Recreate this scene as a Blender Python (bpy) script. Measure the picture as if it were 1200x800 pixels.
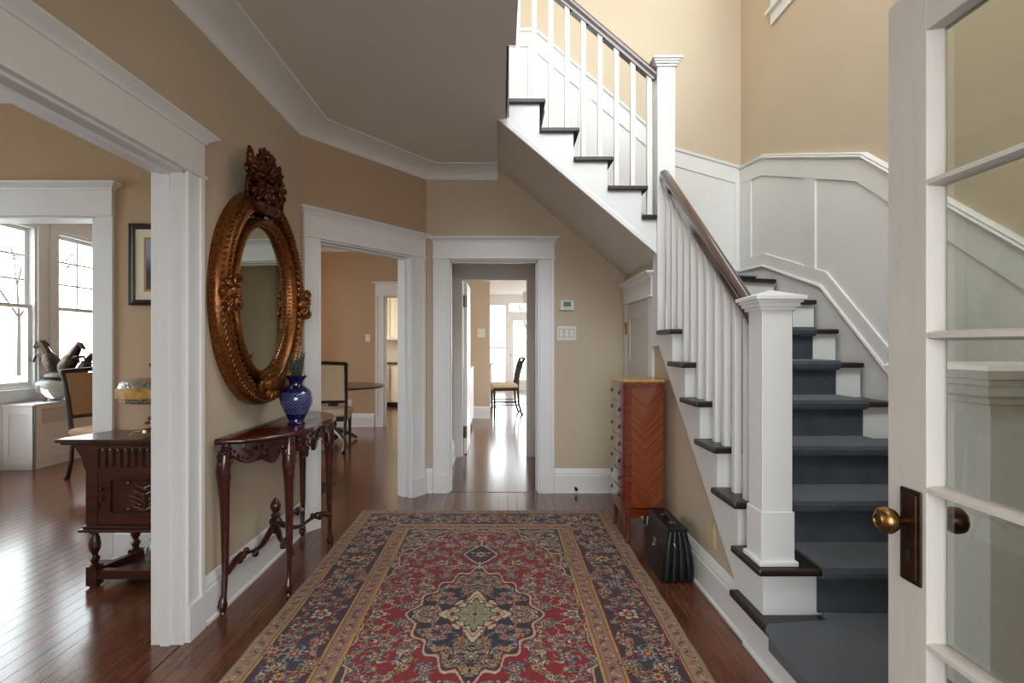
import bpy, bmesh, math, random
import numpy as np
from mathutils import Vector, Matrix

for o in list(bpy.data.objects):
    bpy.data.objects.remove(o)
random.seed(7)
S = bpy.context.scene
C = S.collection
PI = math.pi
H = 1.31                                   # camera height
F = 640.0                                  # focal length in pixels of a 1200 px wide frame

# ------------------------------------------------------------------ camera
cd = bpy.data.cameras.new('camera')
cam = bpy.data.objects.new('camera', cd)
C.objects.link(cam)
cam.location = (0, 0, H)
cam.rotation_euler = (PI/2, 0, 0)
cd.sensor_width = 36
cd.lens = F/1200*36
cd.shift_x = 13/1200
cd.shift_y = 4/1200
cd.clip_start = 0.05
S.camera = cam

# ------------------------------------------------------------------ world and light
W = bpy.data.worlds.new('sky')
S.world = W
W.use_nodes = True
nt = W.node_tree
bg = nt.nodes['Background']
bg.inputs['Strength'].default_value = 1.0
tc = nt.nodes.new('ShaderNodeTexCoord')
sx = nt.nodes.new('ShaderNodeSeparateXYZ')
cr = nt.nodes.new('ShaderNodeValToRGB')
nt.links.new(tc.outputs['Generated'], sx.inputs[0])
mr = nt.nodes.new('ShaderNodeMapRange')
mr.inputs['From Min'].default_value = -1
nt.links.new(sx.outputs['Z'], mr.inputs['Value'])
nt.links.new(mr.outputs[0], cr.inputs[0])
cr.color_ramp.elements[0].color = (0.50, 0.54, 0.58, 1)
cr.color_ramp.elements[1].color = (0.80, 0.91, 1.0, 1)
e = cr.color_ramp.elements.new(0.49); e.color = (0.54, 0.58, 0.62, 1)
e = cr.color_ramp.elements.new(0.52); e.color = (0.88, 0.95, 1.0, 1)
nt.links.new(cr.outputs[0], bg.inputs['Color'])

def portal(name, loc, rot, sx_, sy_):
    l = bpy.data.lights.new(name, 'AREA')
    l.shape = 'RECTANGLE'; l.size = sx_; l.size_y = sy_
    l.cycles.is_portal = True
    o = bpy.data.objects.new(name, l)
    o.location = loc; o.rotation_euler = rot
    C.objects.link(o)
# one sky portal per window opening (they only guide sampling of the sky; they give off no light themselves)
portal('sky_portal', (0.1, -1.36, 1.35), (-PI/2, 0, PI), 2.2, 1.9)          # entry
portal('sky_portal', (2.30, 2.93, 4.7), (0, PI/2, 0), 1.5, 2.45)         # stair window
portal('sky_portal', (0.3, 0.24, 4.55), (PI/2, 0, 0), 3.1, 2.0)              # unseen upper opening, added to brighten the stairwell
portal('sky_portal', (-4.98, 1.85, 1.65), (0, -PI/2, 0), 1.7, 1.9)          # study window
portal('sky_portal', (-5.36, 5.20, 1.73), (0, -PI/2, 0), 1.8, 1.8)
portal('sky_portal', (-5.36, 7.00, 1.73), (0, -PI/2, 0), 1.8, 1.2)
portal('sky_portal', (1.0, 16.0, 1.5), (PI/2, 0, PI), 2.8, 2.6)             # garden doors
portal('sky_portal', (3.2, 8.0, 1.6), (0, PI/2, 0), 1.6, 2.4)
portal('sky_portal', (3.2, 12.5, 1.6), (0, PI/2, 0), 1.6, 3.0)
portal('sky_portal', (-3.55, 10.45, 1.7), (0, -PI/2, 0), 1.55, 2.8)

S.view_settings.view_transform = 'Standard'
S.view_settings.look = 'None'
S.view_settings.gamma = 1
S.view_settings.use_curve_mapping = False
S.view_settings.exposure = 3.2
S.cycles.max_bounces = 14
S.cycles.diffuse_bounces = 8
S.cycles.glossy_bounces = 6
S.cycles.transmission_bounces = 8
S.cycles.transparent_max_bounces = 12
S.cycles.sample_clamp_indirect = 6
S.cycles.use_denoising = True
S.cycles.caustics_reflective = False
S.cycles.caustics_refractive = False

# ------------------------------------------------------------------ materials
def lin(r, g, b):
    f = lambda c: (c/255/12.92) if c/255 <= 0.04045 else ((c/255+0.055)/1.055)**2.4
    return (f(r), f(g), f(b), 1)

class N:
    def __init__(s, name):
        s.m = bpy.data.materials.new(name); s.m.use_nodes = True
        s.t = s.m.node_tree; s.b = s.t.nodes['Principled BSDF']
    def n(s, kind, **kw):
        x = s.t.nodes.new('ShaderNode'+kind)
        for k, v in kw.items():
            if k in x.inputs.keys(): x.inputs[k].default_value = v
            else: setattr(x, k, v)
        return x
    def l(s, a, b): s.t.links.new(a, b)
    def coords(s, scale=(1, 1, 1), rot=(0, 0, 0)):
        c = s.n('TexCoord'); m = s.n('Mapping')
        m.inputs['Scale'].default_value = scale; m.inputs['Rotation'].default_value = rot
        s.l(c.outputs['Object'], m.inputs[0]); return m.outputs[0]
    def bump(s, h, strength, dist=0.01):
        bp = s.n('Bump'); bp.inputs['Strength'].default_value = strength; bp.inputs['Distance'].default_value = dist
        s.l(h, bp.inputs['Height']); s.l(bp.outputs[0], s.b.inputs['Normal'])

def mat(name, col, rough=0.5, metal=0, var=0.06, scale=6, bump=0.0, bscale=200, coat=0, spec=0.5, aniso=(1, 1, 1), sheen=0):
    k = N(name); b = k.b
    b.inputs['Roughness'].default_value = rough; b.inputs['Metallic'].default_value = metal
    b.inputs['Coat Weight'].default_value = coat; b.inputs['Coat Roughness'].default_value = 0.12
    b.inputs['Specular IOR Level'].default_value = spec
    b.inputs['Sheen Weight'].default_value = sheen
    co = k.coords(aniso)
    nz = k.n('TexNoise', Scale=scale, Detail=5.0); k.l(co, nz.inputs['Vector'])
    r = k.n('ValToRGB')
    r.color_ramp.elements[0].position = 0.3; r.color_ramp.elements[1].position = 0.7
    d = tuple(max(0, c*(1-var)) for c in col[:3])+(1,); u = tuple(min(1, c*(1+var)) for c in col[:3])+(1,)
    r.color_ramp.elements[0].color = d; r.color_ramp.elements[1].color = u
    k.l(nz.outputs['Fac'], r.inputs[0]); k.l(r.outputs[0], b.inputs['Base Color'])
    if bump:
        n2 = k.n('TexNoise', Scale=bscale, Detail=3.0); k.l(co, n2.inputs['Vector'])
        k.bump(n2.outputs['Fac'], bump, 0.004)
    return k.m

def wood(name, c1, c2, rough=0.3, coat=0.3, aniso=(1, 12, 12), scale=3, rnd=0.0, bump=0.05):
    k = N(name); b = k.b
    b.inputs['Roughness'].default_value = rough; b.inputs['Coat Weight'].default_value = coat
    b.inputs['Coat Roughness'].default_value = 0.15
    co = k.coords(aniso)
    if rnd:
        oi = k.n('ObjectInfo'); ad = k.n('VectorMath', operation='ADD'); sc = k.n('VectorMath', operation='SCALE')
        cb = k.n('CombineXYZ'); k.l(oi.outputs['Random'], cb.inputs[0]); k.l(oi.outputs['Random'], cb.inputs[1])
        sc.inputs['Scale'].default_value = 37; k.l(cb.outputs[0], sc.inputs[0]); k.l(co, ad.inputs[0]); k.l(sc.outputs[0], ad.inputs[1]); co = ad.outputs[0]
    nz = k.n('TexNoise', Scale=scale, Detail=7.0, Roughness=0.65, Distortion=0.6); k.l(co, nz.inputs['Vector'])
    r = k.n('ValToRGB'); r.color_ramp.elements[0].position = 0.3; r.color_ramp.elements[1].position = 0.72
    r.color_ramp.elements[0].color = c1; r.color_ramp.elements[1].color = c2
    k.l(nz.outputs['Fac'], r.inputs[0]); out = r.outputs[0]
    if rnd:
        hs = k.n('HueSaturation'); mp = k.n('MapRange'); mp.inputs['To Min'].default_value = 1-rnd; mp.inputs['To Max'].default_value = 1+rnd
        k.l(oi.outputs['Random'], mp.inputs[0]); k.l(mp.outputs[0], hs.inputs['Value']); k.l(out, hs.inputs['Color']); out = hs.outputs[0]
    k.l(out, b.inputs['Base Color'])
    k.bump(nz.outputs['Fac'], bump, 0.002)
    return k.m

M = {}
M['wall2'] = mat('warm_tan_wall_paint', lin(188, 159, 130), 0.75, var=0.025, scale=2, bump=0.05, bscale=120)
M['wall'] = mat('beige_wall_paint', lin(199, 182, 157), 0.75, var=0.025, scale=2, bump=0.05, bscale=120)
M['ceil'] = mat('ceiling_paint', lin(220, 212, 202), 0.8, var=0.02, scale=2, bump=0.04, bscale=60)
M['trim'] = mat('white_trim_paint', lin(232, 231, 229), 0.38, var=0.012, scale=4)
M['panel'] = mat('wainscot_paint', lin(230, 229, 225), 0.45, var=0.02, scale=4, bump=0.03, bscale=40)
M['doorpaint'] = mat('door_paint', lin(206, 197, 188), 0.4, var=0.03, scale=5, bump=0.12, bscale=60, aniso=(6, 6, 1))
M['floorw'] = wood('hardwood_floor', lin(80, 44, 30), lin(120, 70, 47), 0.22, 0.35, aniso=(14, 1.2, 1), scale=3, bump=0.05)
M['plank'] = wood('hardwood_plank', lin(80, 42, 28), lin(122, 70, 46), 0.22, 0.35, aniso=(14, 1.2, 1), scale=3, rnd=0.22, bump=0.05)
M['tread'] = wood('dark_tread_wood', lin(22, 12, 10), lin(46, 25, 19), 0.38, 0.1, aniso=(2, 10, 10), scale=3)
M['rail'] = wood('walnut_handrail', lin(34, 18, 14), lin(76, 42, 30), 0.2, 0.9, aniso=(8, 2, 2), scale=3)
M['mahog'] = wood('polished_mahogany', lin(42, 11, 8), lin(80, 26, 16), 0.22, 0.6, aniso=(8, 1.5, 8), scale=3)
M['mahog_d'] = wood('carved_mahogany', lin(30, 9, 7), lin(66, 21, 14), 0.3, 0.4, aniso=(5, 5, 5), scale=6)
M['oak_d'] = wood('dark_oak', lin(38, 18, 11), lin(84, 42, 24), 0.35, 0.35, aniso=(2, 8, 8), scale=3)
M['blackw'] = wood('ebonised_wood', lin(18, 11, 9), lin(44, 26, 19), 0.35, 0.3)
M['cream'] = mat('cream_upholstery', lin(212, 192, 160), 0.85, var=0.06, scale=60, bump=0.2)
M['tanup'] = mat('tan_upholstery', lin(172, 138, 102), 0.85, var=0.06, scale=60, bump=0.2)
M['bronze'] = mat('dark_bronze', lin(64, 50, 42), 0.35, 0.8, var=0.4, scale=20)
M['brass'] = mat('aged_brass', lin(140, 106, 66), 0.3, 1.0, var=0.25, scale=30)
M['brassd'] = mat('dark_brass_plate', lin(66, 44, 30), 0.4, 0.85, var=0.3, scale=40)
M['plastic'] = mat('white_plastic', lin(228, 224, 214), 0.4, var=0.01)
M['ivory'] = mat('ivory_plastic', lin(205, 188, 150), 0.4, var=0.01)
M['plasticd'] = mat('grey_plastic', lin(80, 80, 78), 0.4, var=0.01)
M['lcd'] = mat('green_display', lin(58, 112, 84), 0.25, var=0.05)
M['leather'] = mat('black_leather', lin(12, 11, 12), 0.42, var=0.3, scale=9, bump=0.25, bscale=90, coat=0.15, spec=.35)
M['chrome'] = mat('chrome', lin(200, 198, 192), 0.2, 1.0, var=0.03)
M['marble'] = mat('amber_marble', lin(190, 146, 82), 0.2, var=0.35, scale=28, coat=0.3)
M['mirror'] = mat('mirror_glass', lin(214, 222, 214), 0.015, 1.0, var=0.0)
M['cabcream'] = mat('cream_cabinet_paint', lin(232, 220, 190), 0.45, var=0.02)
M['granite'] = mat('dark_granite', lin(60, 52, 46), 0.2, var=0.5, scale=80)
M['steel'] = mat('brushed_steel', lin(190, 192, 194), 0.35, 0.7, var=0.05)
M['green'] = mat('herb_green', lin(58, 74, 62), 0.7, var=0.25, scale=30)
M['dark'] = mat('dark_void', lin(22, 18, 16), 0.8, var=0.1)
M['bark'] = mat('tree_bark', lin(60, 54, 50), 0.9, var=0.3, scale=10)
M['snow'] = mat('pale_ground', lin(200, 200, 196), 0.9, var=0.1, scale=1)
M['shade'] = mat('white_glass_shade', lin(238, 234, 224), 0.4, var=0.01)
M['lawn'] = M['snow']

# gilded frame: gold leaf with dark umber rubbed into it
k = N('antique_gilt'); k.b.inputs['Metallic'].default_value = 0.75; k.b.inputs['Roughness'].default_value = 0.3
co = k.coords(); nz = k.n('TexNoise', Scale=75.0, Detail=4.0, Roughness=0.6); k.l(co, nz.inputs[0])
r = k.n('ValToRGB'); r.color_ramp.elements[0].position = 0.30; r.color_ramp.elements[1].position = 0.75
r.color_ramp.elements[0].color = lin(84, 44, 20); r.color_ramp.elements[1].color = lin(166, 104, 52)
k.l(nz.outputs[0], r.inputs[0]); k.l(r.outputs[0], k.b.inputs['Base Color']); k.bump(nz.outputs[0], 0.4, 0.004)
M['gilt'] = k.m
k = N('dark_carved_gilt'); k.b.inputs['Metallic'].default_value = 0.7; k.b.inputs['Roughness'].default_value = 0.28
co = k.coords(); nz = k.n('TexNoise', Scale=60.0, Detail=4.0); k.l(co, nz.inputs[0])
r = k.n('ValToRGB'); r.color_ramp.elements[0].position = 0.35; r.color_ramp.elements[1].position = 0.72
r.color_ramp.elements[0].color = lin(46, 20, 12); r.color_ramp.elements[1].color = lin(122, 66, 34)
k.l(nz.outputs[0], r.inputs[0]); k.l(r.outputs[0], k.b.inputs['Base Color']); M['gilt_d'] = k.m
# navy carpet
k = N('navy_carpet'); k.b.inputs['Roughness'].default_value = 0.95; k.b.inputs['Sheen Weight'].default_value = 0.35
k.b.inputs['Sheen Roughness'].default_value = 0.5
co = k.coords(); nz = k.n('TexNoise', Scale=9.0, Detail=6.0, Roughness=0.7); k.l(co, nz.inputs[0])
r = k.n('ValToRGB'); r.color_ramp.elements[0].position = 0.3; r.color_ramp.elements[1].position = 0.7
r.color_ramp.elements[0].color = lin(36, 44, 55); r.color_ramp.elements[1].color = lin(62, 71, 83)
k.l(nz.outputs[0], r.inputs[0]); k.l(r.outputs[0], k.b.inputs['Base Color'])
n2 = k.n('TexNoise', Scale=420.0, Detail=2.0); k.l(co, n2.inputs[0]); k.bump(n2.outputs[0], 0.8, 0.006)
M['carpet'] = k.m
# chevron veneer for the chest (v shaped grain about the middle of the side)
def chevron(name, c1, c2, cx, axis):
    k = N(name); k.b.inputs['Roughness'].default_value = 0.2; k.b.inputs['Coat Weight'].default_value = 0.7
    k.b.inputs['Coat Roughness'].default_value = 0.12
    c = k.n('TexCoord'); s = k.n('SeparateXYZ'); k.l(c.outputs['Object'], s.inputs[0])
    sb = k.n('Math', operation='SUBTRACT'); k.l(s.outputs[axis], sb.inputs[0]); sb.inputs[1].default_value = cx
    ab = k.n('Math', operation='ABSOLUTE'); k.l(sb.outputs[0], ab.inputs[0])
    ad = k.n('Math', operation='SUBTRACT'); k.l(s.outputs['Z'], ad.inputs[0]); k.l(ab.outputs[0], ad.inputs[1])
    cb = k.n('CombineXYZ'); k.l(ad.outputs[0], cb.inputs[2]); k.l(ab.outputs[0], cb.inputs[0])
    mp = k.n('Mapping'); mp.inputs['Scale'].default_value = (1.5, 1, 26); k.l(cb.outputs[0], mp.inputs[0])
    nz = k.n('TexNoise', Scale=1.6, Detail=5.0, Roughness=0.6); k.l(mp.outputs[0], nz.inputs[0])
    r = k.n('ValToRGB'); r.color_ramp.elements[0].position = 0.32; r.color_ramp.elements[1].position = 0.68
    r.color_ramp.elements[0].color = c1; r.color_ramp.elements[1].color = c2
    k.l(nz.outputs[0], r.inputs[0]); k.l(r.outputs[0], k.b.inputs['Base Color'])
    return k.m
M['veneer'] = chevron('chevron_veneer', lin(100, 42, 20), lin(146, 74, 36), 0.945, 'X')
M['veneer_f'] = wood('tulipwood_front', lin(78, 26, 13), lin(132, 54, 26), 0.2, 0.7, aniso=(3, 3, 12), scale=3)
# clear glass pane: thin, mirror-like towards grazing
def glass(name, tint, refl):
    k = N(name); t = k.t; t.nodes.remove(k.b)
    tr = k.n('BsdfTransparent', Color=tint); gl = k.n('BsdfGlossy', Roughness=0.0, Color=(1, 1, 1, 1))
    fr = k.n('Fresnel', IOR=1.5); mx = k.n('MixShader'); mu = k.n('Math', operation='MULTIPLY'); mu.inputs[1].default_value = refl
    geo = k.n('NewGeometry'); inv = k.n('Math', operation='SUBTRACT'); inv.inputs[0].default_value = 1; k.l(geo.outputs['Backfacing'], inv.inputs[1])
    m3 = k.n('Math', operation='MULTIPLY'); k.l(fr.outputs[0], mu.inputs[0]); k.l(mu.outputs[0], m3.inputs[0]); k.l(inv.outputs[0], m3.inputs[1]); k.l(m3.outputs[0], mx.inputs[0])
    k.l(tr.outputs[0], mx.inputs[1]); k.l(gl.outputs[0], mx.inputs[2])
    k.l(mx.outputs[0], t.nodes['Material Output'].inputs[0]); return k.m
M['glass'] = glass('window_glass', (0.97, 0.98, 0.97, 1), 1.0)
M['doorglass'] = glass('door_pane_glass', (0.86, 0.88, 0.85, 1), 1.8)
k = N('clear_glass_vessel'); k.b.inputs['Transmission Weight'].default_value = 0.9; k.b.inputs['Roughness'].default_value = 0.05
k.b.inputs['Base Color'].default_value = (0.85, 0.9, 0.9, 1); M['vessel'] = k.m
k = N('crystal_beads'); k.b.inputs['Roughness'].default_value = 0.15; k.b.inputs['Metallic'].default_value = 0.5
co = k.coords(); v = k.n('TexVoronoi', Scale=90.0); k.l(co, v.inputs[0]); r = k.n('ValToRGB')
r.color_ramp.elements[0].color = lin(70, 66, 56); r.color_ramp.elements[1].color = lin(196, 190, 172)
k.l(v.outputs[0], r.inputs[0]); k.l(r.outputs[0], k.b.inputs['Base Color']); k.bump(v.outputs[0], 0.6, 0.005); M['crystal'] = k.m
# cobalt vase, cut lattice showing paler
k = N('cobalt_cut_glass'); k.b.inputs['Roughness'].default_value = 0.07; k.b.inputs['Coat Weight'].default_value = 1
c = k.n('TexCoord'); s = k.n('SeparateXYZ'); k.l(c.outputs['Object'], s.inputs[0])
at = k.n('Math', operation='ARCTAN2'); k.l(s.outputs['Y'], at.inputs[0]); k.l(s.outputs['X'], at.inputs[1])
def lat(sign):
    a = k.n('Math', operation='MULTIPLY'); a.inputs[1].default_value = 12/PI*1.0; k.l(at.outputs[0], a.inputs[0])
    z = k.n('Math', operation='MULTIPLY'); z.inputs[1].default_value = sign*62; k.l(s.outputs['Z'], z.inputs[0])
    q = k.n('Math', operation='ADD'); k.l(a.outputs[0], q.inputs[0]); k.l(z.outputs[0], q.inputs[1])
    f = k.n('Math', operation='FRACT'); k.l(q.outputs[0], f.inputs[0])
    g = k.n('Math', operation='LESS_THAN'); g.inputs[1].default_value = 0.2; k.l(f.outputs[0], g.inputs[0]); return g
a, b2 = lat(1), lat(-1)
mx = k.n('Math', operation='MAXIMUM'); k.l(a.outputs[0], mx.inputs[0]); k.l(b2.outputs[0], mx.inputs[1])
g1 = k.n('Math', operation='GREATER_THAN'); g1.inputs[1].default_value = 0.06; k.l(s.outputs['Z'], g1.inputs[0])
g2 = k.n('Math', operation='LESS_THAN'); g2.inputs[1].default_value = 0.185; k.l(s.outputs['Z'], g2.inputs[0])
m1 = k.n('Math', operation='MULTIPLY'); k.l(g1.outputs[0], m1.inputs[0]); k.l(g2.outputs[0], m1.inputs[1])
m2 = k.n('Math', operation='MULTIPLY'); k.l(m1.outputs[0], m2.inputs[0]); k.l(mx.outputs[0], m2.inputs[1])
mc = k.n('Mix', data_type='RGBA'); mc.inputs[6].default_value = lin(8, 10, 66); mc.inputs[7].default_value = lin(104, 116, 164)
k.l(m2.outputs[0], mc.inputs[0]); k.l(mc.outputs[2], k.b.inputs['Base Color']); M['cobalt'] = k.m
# framed print: soft landscape
k = N('landscape_print'); k.b.inputs['Roughness'].default_value = 0.6
c = k.n('TexCoord'); nz = k.n('TexNoise', Scale=14.0, Detail=6.0); k.l(c.outputs['Object'], nz.inputs[0])
s = k.n('SeparateXYZ'); k.l(c.outputs['Object'], s.inputs[0])
mp = k.n('MapRange'); mp.inputs['From Min'].default_value = 1.62; mp.inputs['From Max'].default_value = 1.97; k.l(s.outputs['Z'], mp.inputs[0])
ad = k.n('Math', operation='MULTIPLY_ADD'); k.l(nz.outputs[0], ad.inputs[0]); ad.inputs[1].default_value = 0.5; k.l(mp.outputs[0], ad.inputs[2])
r = k.n('ValToRGB'); r.color_ramp.elements[0].position = 0.3; r.color_ramp.elements[0].color = lin(74, 74, 46)
r.color_ramp.elements[1].position = 1.0; r.color_ramp.elements[1].color = lin(150, 158, 180)
e = r.color_ramp.elements.new(0.6); e.color = lin(48, 52, 52); e = r.color_ramp.elements.new(0.8); e.color = lin(92, 96, 116)
k.l(ad.outputs[0], r.inputs[0]); k.l(r.outputs[0], k.b.inputs['Base Color']); M['print'] = k.m
M['mat_board'] = mat('mat_board', lin(226, 216, 192), 0.8, var=0.01)
# rug: colours come from a colour attribute woven below
k = N('wool_rug'); k.b.inputs['Roughness'].default_value = 0.95; k.b.inputs['Sheen Weight'].default_value = 0.1
at = k.n('Attribute', attribute_name='weave'); co = k.coords()
nz = k.n('TexNoise', Scale=340.0, Detail=3.0); k.l(co, nz.inputs[0])
k.l(at.outputs['Color'], k.b.inputs['Base Color']); k.bump(nz.outputs[0], 0.5, 0.004); M['rug'] = k.m
# perforated radiator grille
k = N('perforated_grille'); k.b.inputs['Roughness'].default_value = 0.5
co = k.coords(); v = k.n('TexVoronoi', Scale=55.0); v.inputs['Randomness'].default_value = 0.0; k.l(co, v.inputs[0])
r = k.n('ValToRGB'); r.color_ramp.interpolation = 'CONSTANT'; r.color_ramp.elements[0].color = lin(70, 66, 60)
r.color_ramp.elements[1].position = 0.36; r.color_ramp.elements[1].color = lin(210, 206, 198)
k.l(v.outputs[0], r.inputs[0]); k.l(r.outputs[0], k.b.inputs['Base Color']); M['grille'] = k.m

# ------------------------------------------------------------------ mesh helpers
class MB:
    def __init__(s, Mx=None): s.v = []; s.f = []; s.M = Mx
    def add(s, vs, fs):
        b = len(s.v)
        for p in vs:
            p = Vector(p)
            s.v.append(tuple(s.M @ p) if s.M else tuple(p))
        s.f += [tuple(i+b for i in f) for f in fs]
        return s
    def box(s, x0, x1, y0, y1, z0, z1):
        return s.add([(x, y, z) for x in (x0, x1) for y in (y0, y1) for z in (z0, z1)],
                     [(0, 1, 3, 2), (4, 6, 7, 5), (0, 4, 5, 1), (2, 3, 7, 6), (0, 2, 6, 4), (1, 5, 7, 3)])
    def prism(s, pts, axis, a, b):
        def mk(p, h):
            q = list(p); q.insert(axis, h); return tuple(q)
        n = len(pts)
        return s.add([mk(p, a) for p in pts]+[mk(p, b) for p in pts],
                     [tuple(range(n)), tuple(range(2*n-1, n-1, -1))]+[(i, (i+1) % n, n+(i+1) % n, n+i) for i in range(n)])
    def rings(s, rings, cap=True, closed=False):
        n = len(rings[0]); m = len(rings); vs = [p for r in rings for p in r]; fs = []
        for j in range(m if closed else m-1):
            k_ = (j+1) % m
            for i in range(n): fs.append((j*n+i, j*n+(i+1) % n, k_*n+(i+1) % n, k_*n+i))
        if cap and not closed: fs += [tuple(range(n)), tuple(range(m*n-1, (m-1)*n-1, -1))]
        return s.add(vs, fs)
    def tube(s, path, rad, seg=8, flat=1.0):
        P = [Vector(p) for p in path]; out = []
        up = Vector((0, 0, 1)); 
        if abs((P[-1]-P[0]).normalized().z) > .9: up = Vector((1, 0, 0))
        for i, p in enumerate(P):
            t = (P[min(i+1, len(P)-1)]-P[max(i-1, 0)]).normalized()
            a = t.cross(up)
            if a.length < 1e-4: a = t.cross(Vector((0, 1, 0)))
            a.normalize(); b = t.cross(a).normalized(); up = -b if False else up
            r = rad[i] if isinstance(rad, (list, tuple)) else rad
            out.append([tuple(p+a*math.cos(2*PI*k_/seg)*r+b*math.sin(2*PI*k_/seg)*r*flat) for k_ in range(seg)])
        return s.rings(out)
    def lathe(s, prof, c=(0, 0, 0), seg=20):
        return s.rings([[(c[0]+r*math.cos(2*PI*i/seg), c[1]+r*math.sin(2*PI*i/seg), c[2]+z) for i in range(seg)] for r, z in prof])
    def ell(s, c, r, rot=None, seg=8, rg=5):
        R = rot or Matrix.Identity(3); c = Vector(c); out = []
        for j in range(rg+1):
            th = PI*(0.04+0.92*j/rg)
            out.append([tuple(c+R @ Vector((r[0]*math.sin(th)*math.cos(2*PI*i/seg), r[1]*math.sin(th)*math.sin(2*PI*i/seg), r[2]*math.cos(th)))) for i in range(seg)])
        return s.rings(out)
    def sweep(s, pts, n, prof, closed=False):
        """prof = [(along n, in-plane perpendicular n x t)]; mitred at each vertex"""
        P = [Vector(p) for p in pts]; n = Vector(n).normalized(); out = []; L = len(P)
        for i, p in enumerate(P):
            if closed: t0 = (p-P[i-1]).normalized(); t1 = (P[(i+1) % L]-p).normalized()
            else:
                t0 = (p-P[i-1]).normalized() if i else (P[1]-p).normalized()
                t1 = (P[i+1]-p).normalized() if i < L-1 else t0
            a, b = n.cross(t0), n.cross(t1); m = (a+b).normalized(); m = m/max(.3, m.dot(a))
            out.append([tuple(p+n*h+m*w) for h, w in prof])
        return s.rings(out, closed=closed)
    def build(s, name, m, parent=None, smooth=False, bevel=0, label=None, stuff=False, fixn=True):
        me = bpy.data.meshes.new(name); me.from_pydata(s.v, [], s.f)
        if fixn:
            bm = bmesh.new(); bm.from_mesh(me); bmesh.ops.recalc_face_normals(bm, faces=bm.faces); bm.to_mesh(me); bm.free()
        if smooth:
            me.polygons.foreach_set('use_smooth', [True]*len(me.polygons))
            try: me.set_sharp_from_angle(angle=math.radians(40))
            except Exception: pass
        me.materials.append(M[m] if isinstance(m, str) else m)
        o = bpy.data.objects.new(name, me); C.objects.link(o)
        if parent:
            o.parent = parent
            w = Vector(); q = parent
            while q: w += q.location; q = q.parent
            o.location = -w if parent.type == 'EMPTY' or w.length else Vector()
            if parent.get('local'): o.location = (0, 0, 0)
        if bevel:
            b = o.modifiers.new('bevel', 'BEVEL'); b.width = bevel; b.segments = 2; b.limit_method = 'ANGLE'; b.harden_normals = False
        if label: o['label'] = label
        if stuff: o['kind'] = 'stuff'
        return o
def box(x0, x1, y0, y1, z0, z1): return MB().box(x0, x1, y0, y1, z0, z1)

def thing(name, label, cat, loc=(0, 0, 0), group=None, rz=None):
    o = bpy.data.objects.new(name, None); o.location = loc; o.empty_display_size = .1; C.objects.link(o)
    if rz is not None: o.rotation_euler = (0, 0, rz); o['local'] = 1
    o['label'] = label; o['category'] = cat
    if group: o['group'] = group
    return o
def tag(o, label, cat, group=None):
    o['label'] = label; o['category'] = cat
    if group: o['group'] = group
    return o
def struct(name, mb, m, label=None, parent=None, cat='structure', **kw):
    o = mb.build(name, m, parent, **kw)
    if not parent:
        o['kind'] = 'structure'; o['category'] = cat
    if label: o['label'] = label
    return o
def sroot(name, label, cat):
    o = bpy.data.objects.new(name, None); C.objects.link(o); o['kind'] = 'structure'; o['label'] = label; o['category'] = cat
    return o

def wall_mb(A, B, t, z0, z1, holes=()):
    """slab whose face runs A->B, thickness to the left of that direction; holes (s0,s1,z0,z1)"""
    A = Vector((*A, 0)); B = Vector((*B, 0)); d = (B-A); L = d.length; d.normalize(); n = Vector((-d.y, d.x, 0))
    ss = sorted({0, L, *[h[0] for h in holes], *[h[1] for h in holes]}); ss = [x for x in ss if -1e-6 <= x <= L+1e-6]
    mb = MB()
    for s0, s1 in zip(ss, ss[1:]):
        m = (s0+s1)/2
        cut = sorted([(h[2], h[3]) for h in holes if h[0] < m < h[1]]); z = z0; spans = []
        for a, b in cut:
            if a > z: spans.append((z, a))
            z = max(z, b)
        if z < z1: spans.append((z, z1))
        for a, b in spans:
            P = [A+d*s0, A+d*s1, A+d*s1+n*t, A+d*s0+n*t]
            mb.prism([(p.x, p.y) for p in P], 2, a, b)
    return mb

# ================================================================== SHELL
CZ = 2.86
struct('wall_left', wall_mb((-1.40, -1.25), (-1.40, 3.81), .115, 0, CZ, [(1.85, 3.65, 0, 2.08)]), 'wall', 'tan painted wall on the left with wide cased opening', cat='wall')
ad_ = Vector((.74, 1.04, 0)).normalized(); an = Vector((-ad_.y, ad_.x, 0)); AC = Vector((-1.40, 3.81, 0)); AL = Vector((.74, 1.04, 0)).length
struct('wall_angled', wall_mb((-1.40, 3.81), (-.66, 4.85), .13, 0, CZ, [(.145, 1.08, 0, 2.08)]), 'wall2', 'tan angled wall with the dining room doorway', cat='wall')
struct('wall_back', wall_mb((-.66, 4.85), (2.25, 4.85), .13, 0, 5.6, [(.19, 1.001, 0, 2.075)]), 'wall', 'tan back wall with narrow hallway doorway', cat='wall')
struct('wall_back_upstairs', wall_mb((-1.52, 4.851), (-.66, 4.851), .13, CZ, 5.6), 'wall', 'upstairs tan wall', cat='wall')
struct('wall_right', wall_mb((2.13, 4.85), (2.13, -1.25), .12, 0, 5.6, [(.68, 3.1, 3.93, 5.55)]), 'wall', 'tan right wall of the stairwell above white wainscot', cat='wall')
struct('wall_front', wall_mb((2.13, .42), (-1.40, .42), .12, 0, 5.6, [(1.2, 3.06, 0, 2.12), (.25, 3.4, 3.5, 5.55)]), 'wall', 'tan entry wall behind the viewer', cat='wall')  # upper opening is out of view, added to bring daylight into the stairwell
struct('wall_entry', wall_mb((2.13, -1.25), (-1.40, -1.25), .12, 0, CZ, [(.85, 3.05, .5, 2.4)]), 'wall', 'vestibule wall with glazing', cat='wall')
struct('wall_left_upstairs', wall_mb((-1.40, -.0), (-1.40, 4.85), .115, CZ+.01, 5.6), 'wall', 'upstairs tan wall', cat='wall')
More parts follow.
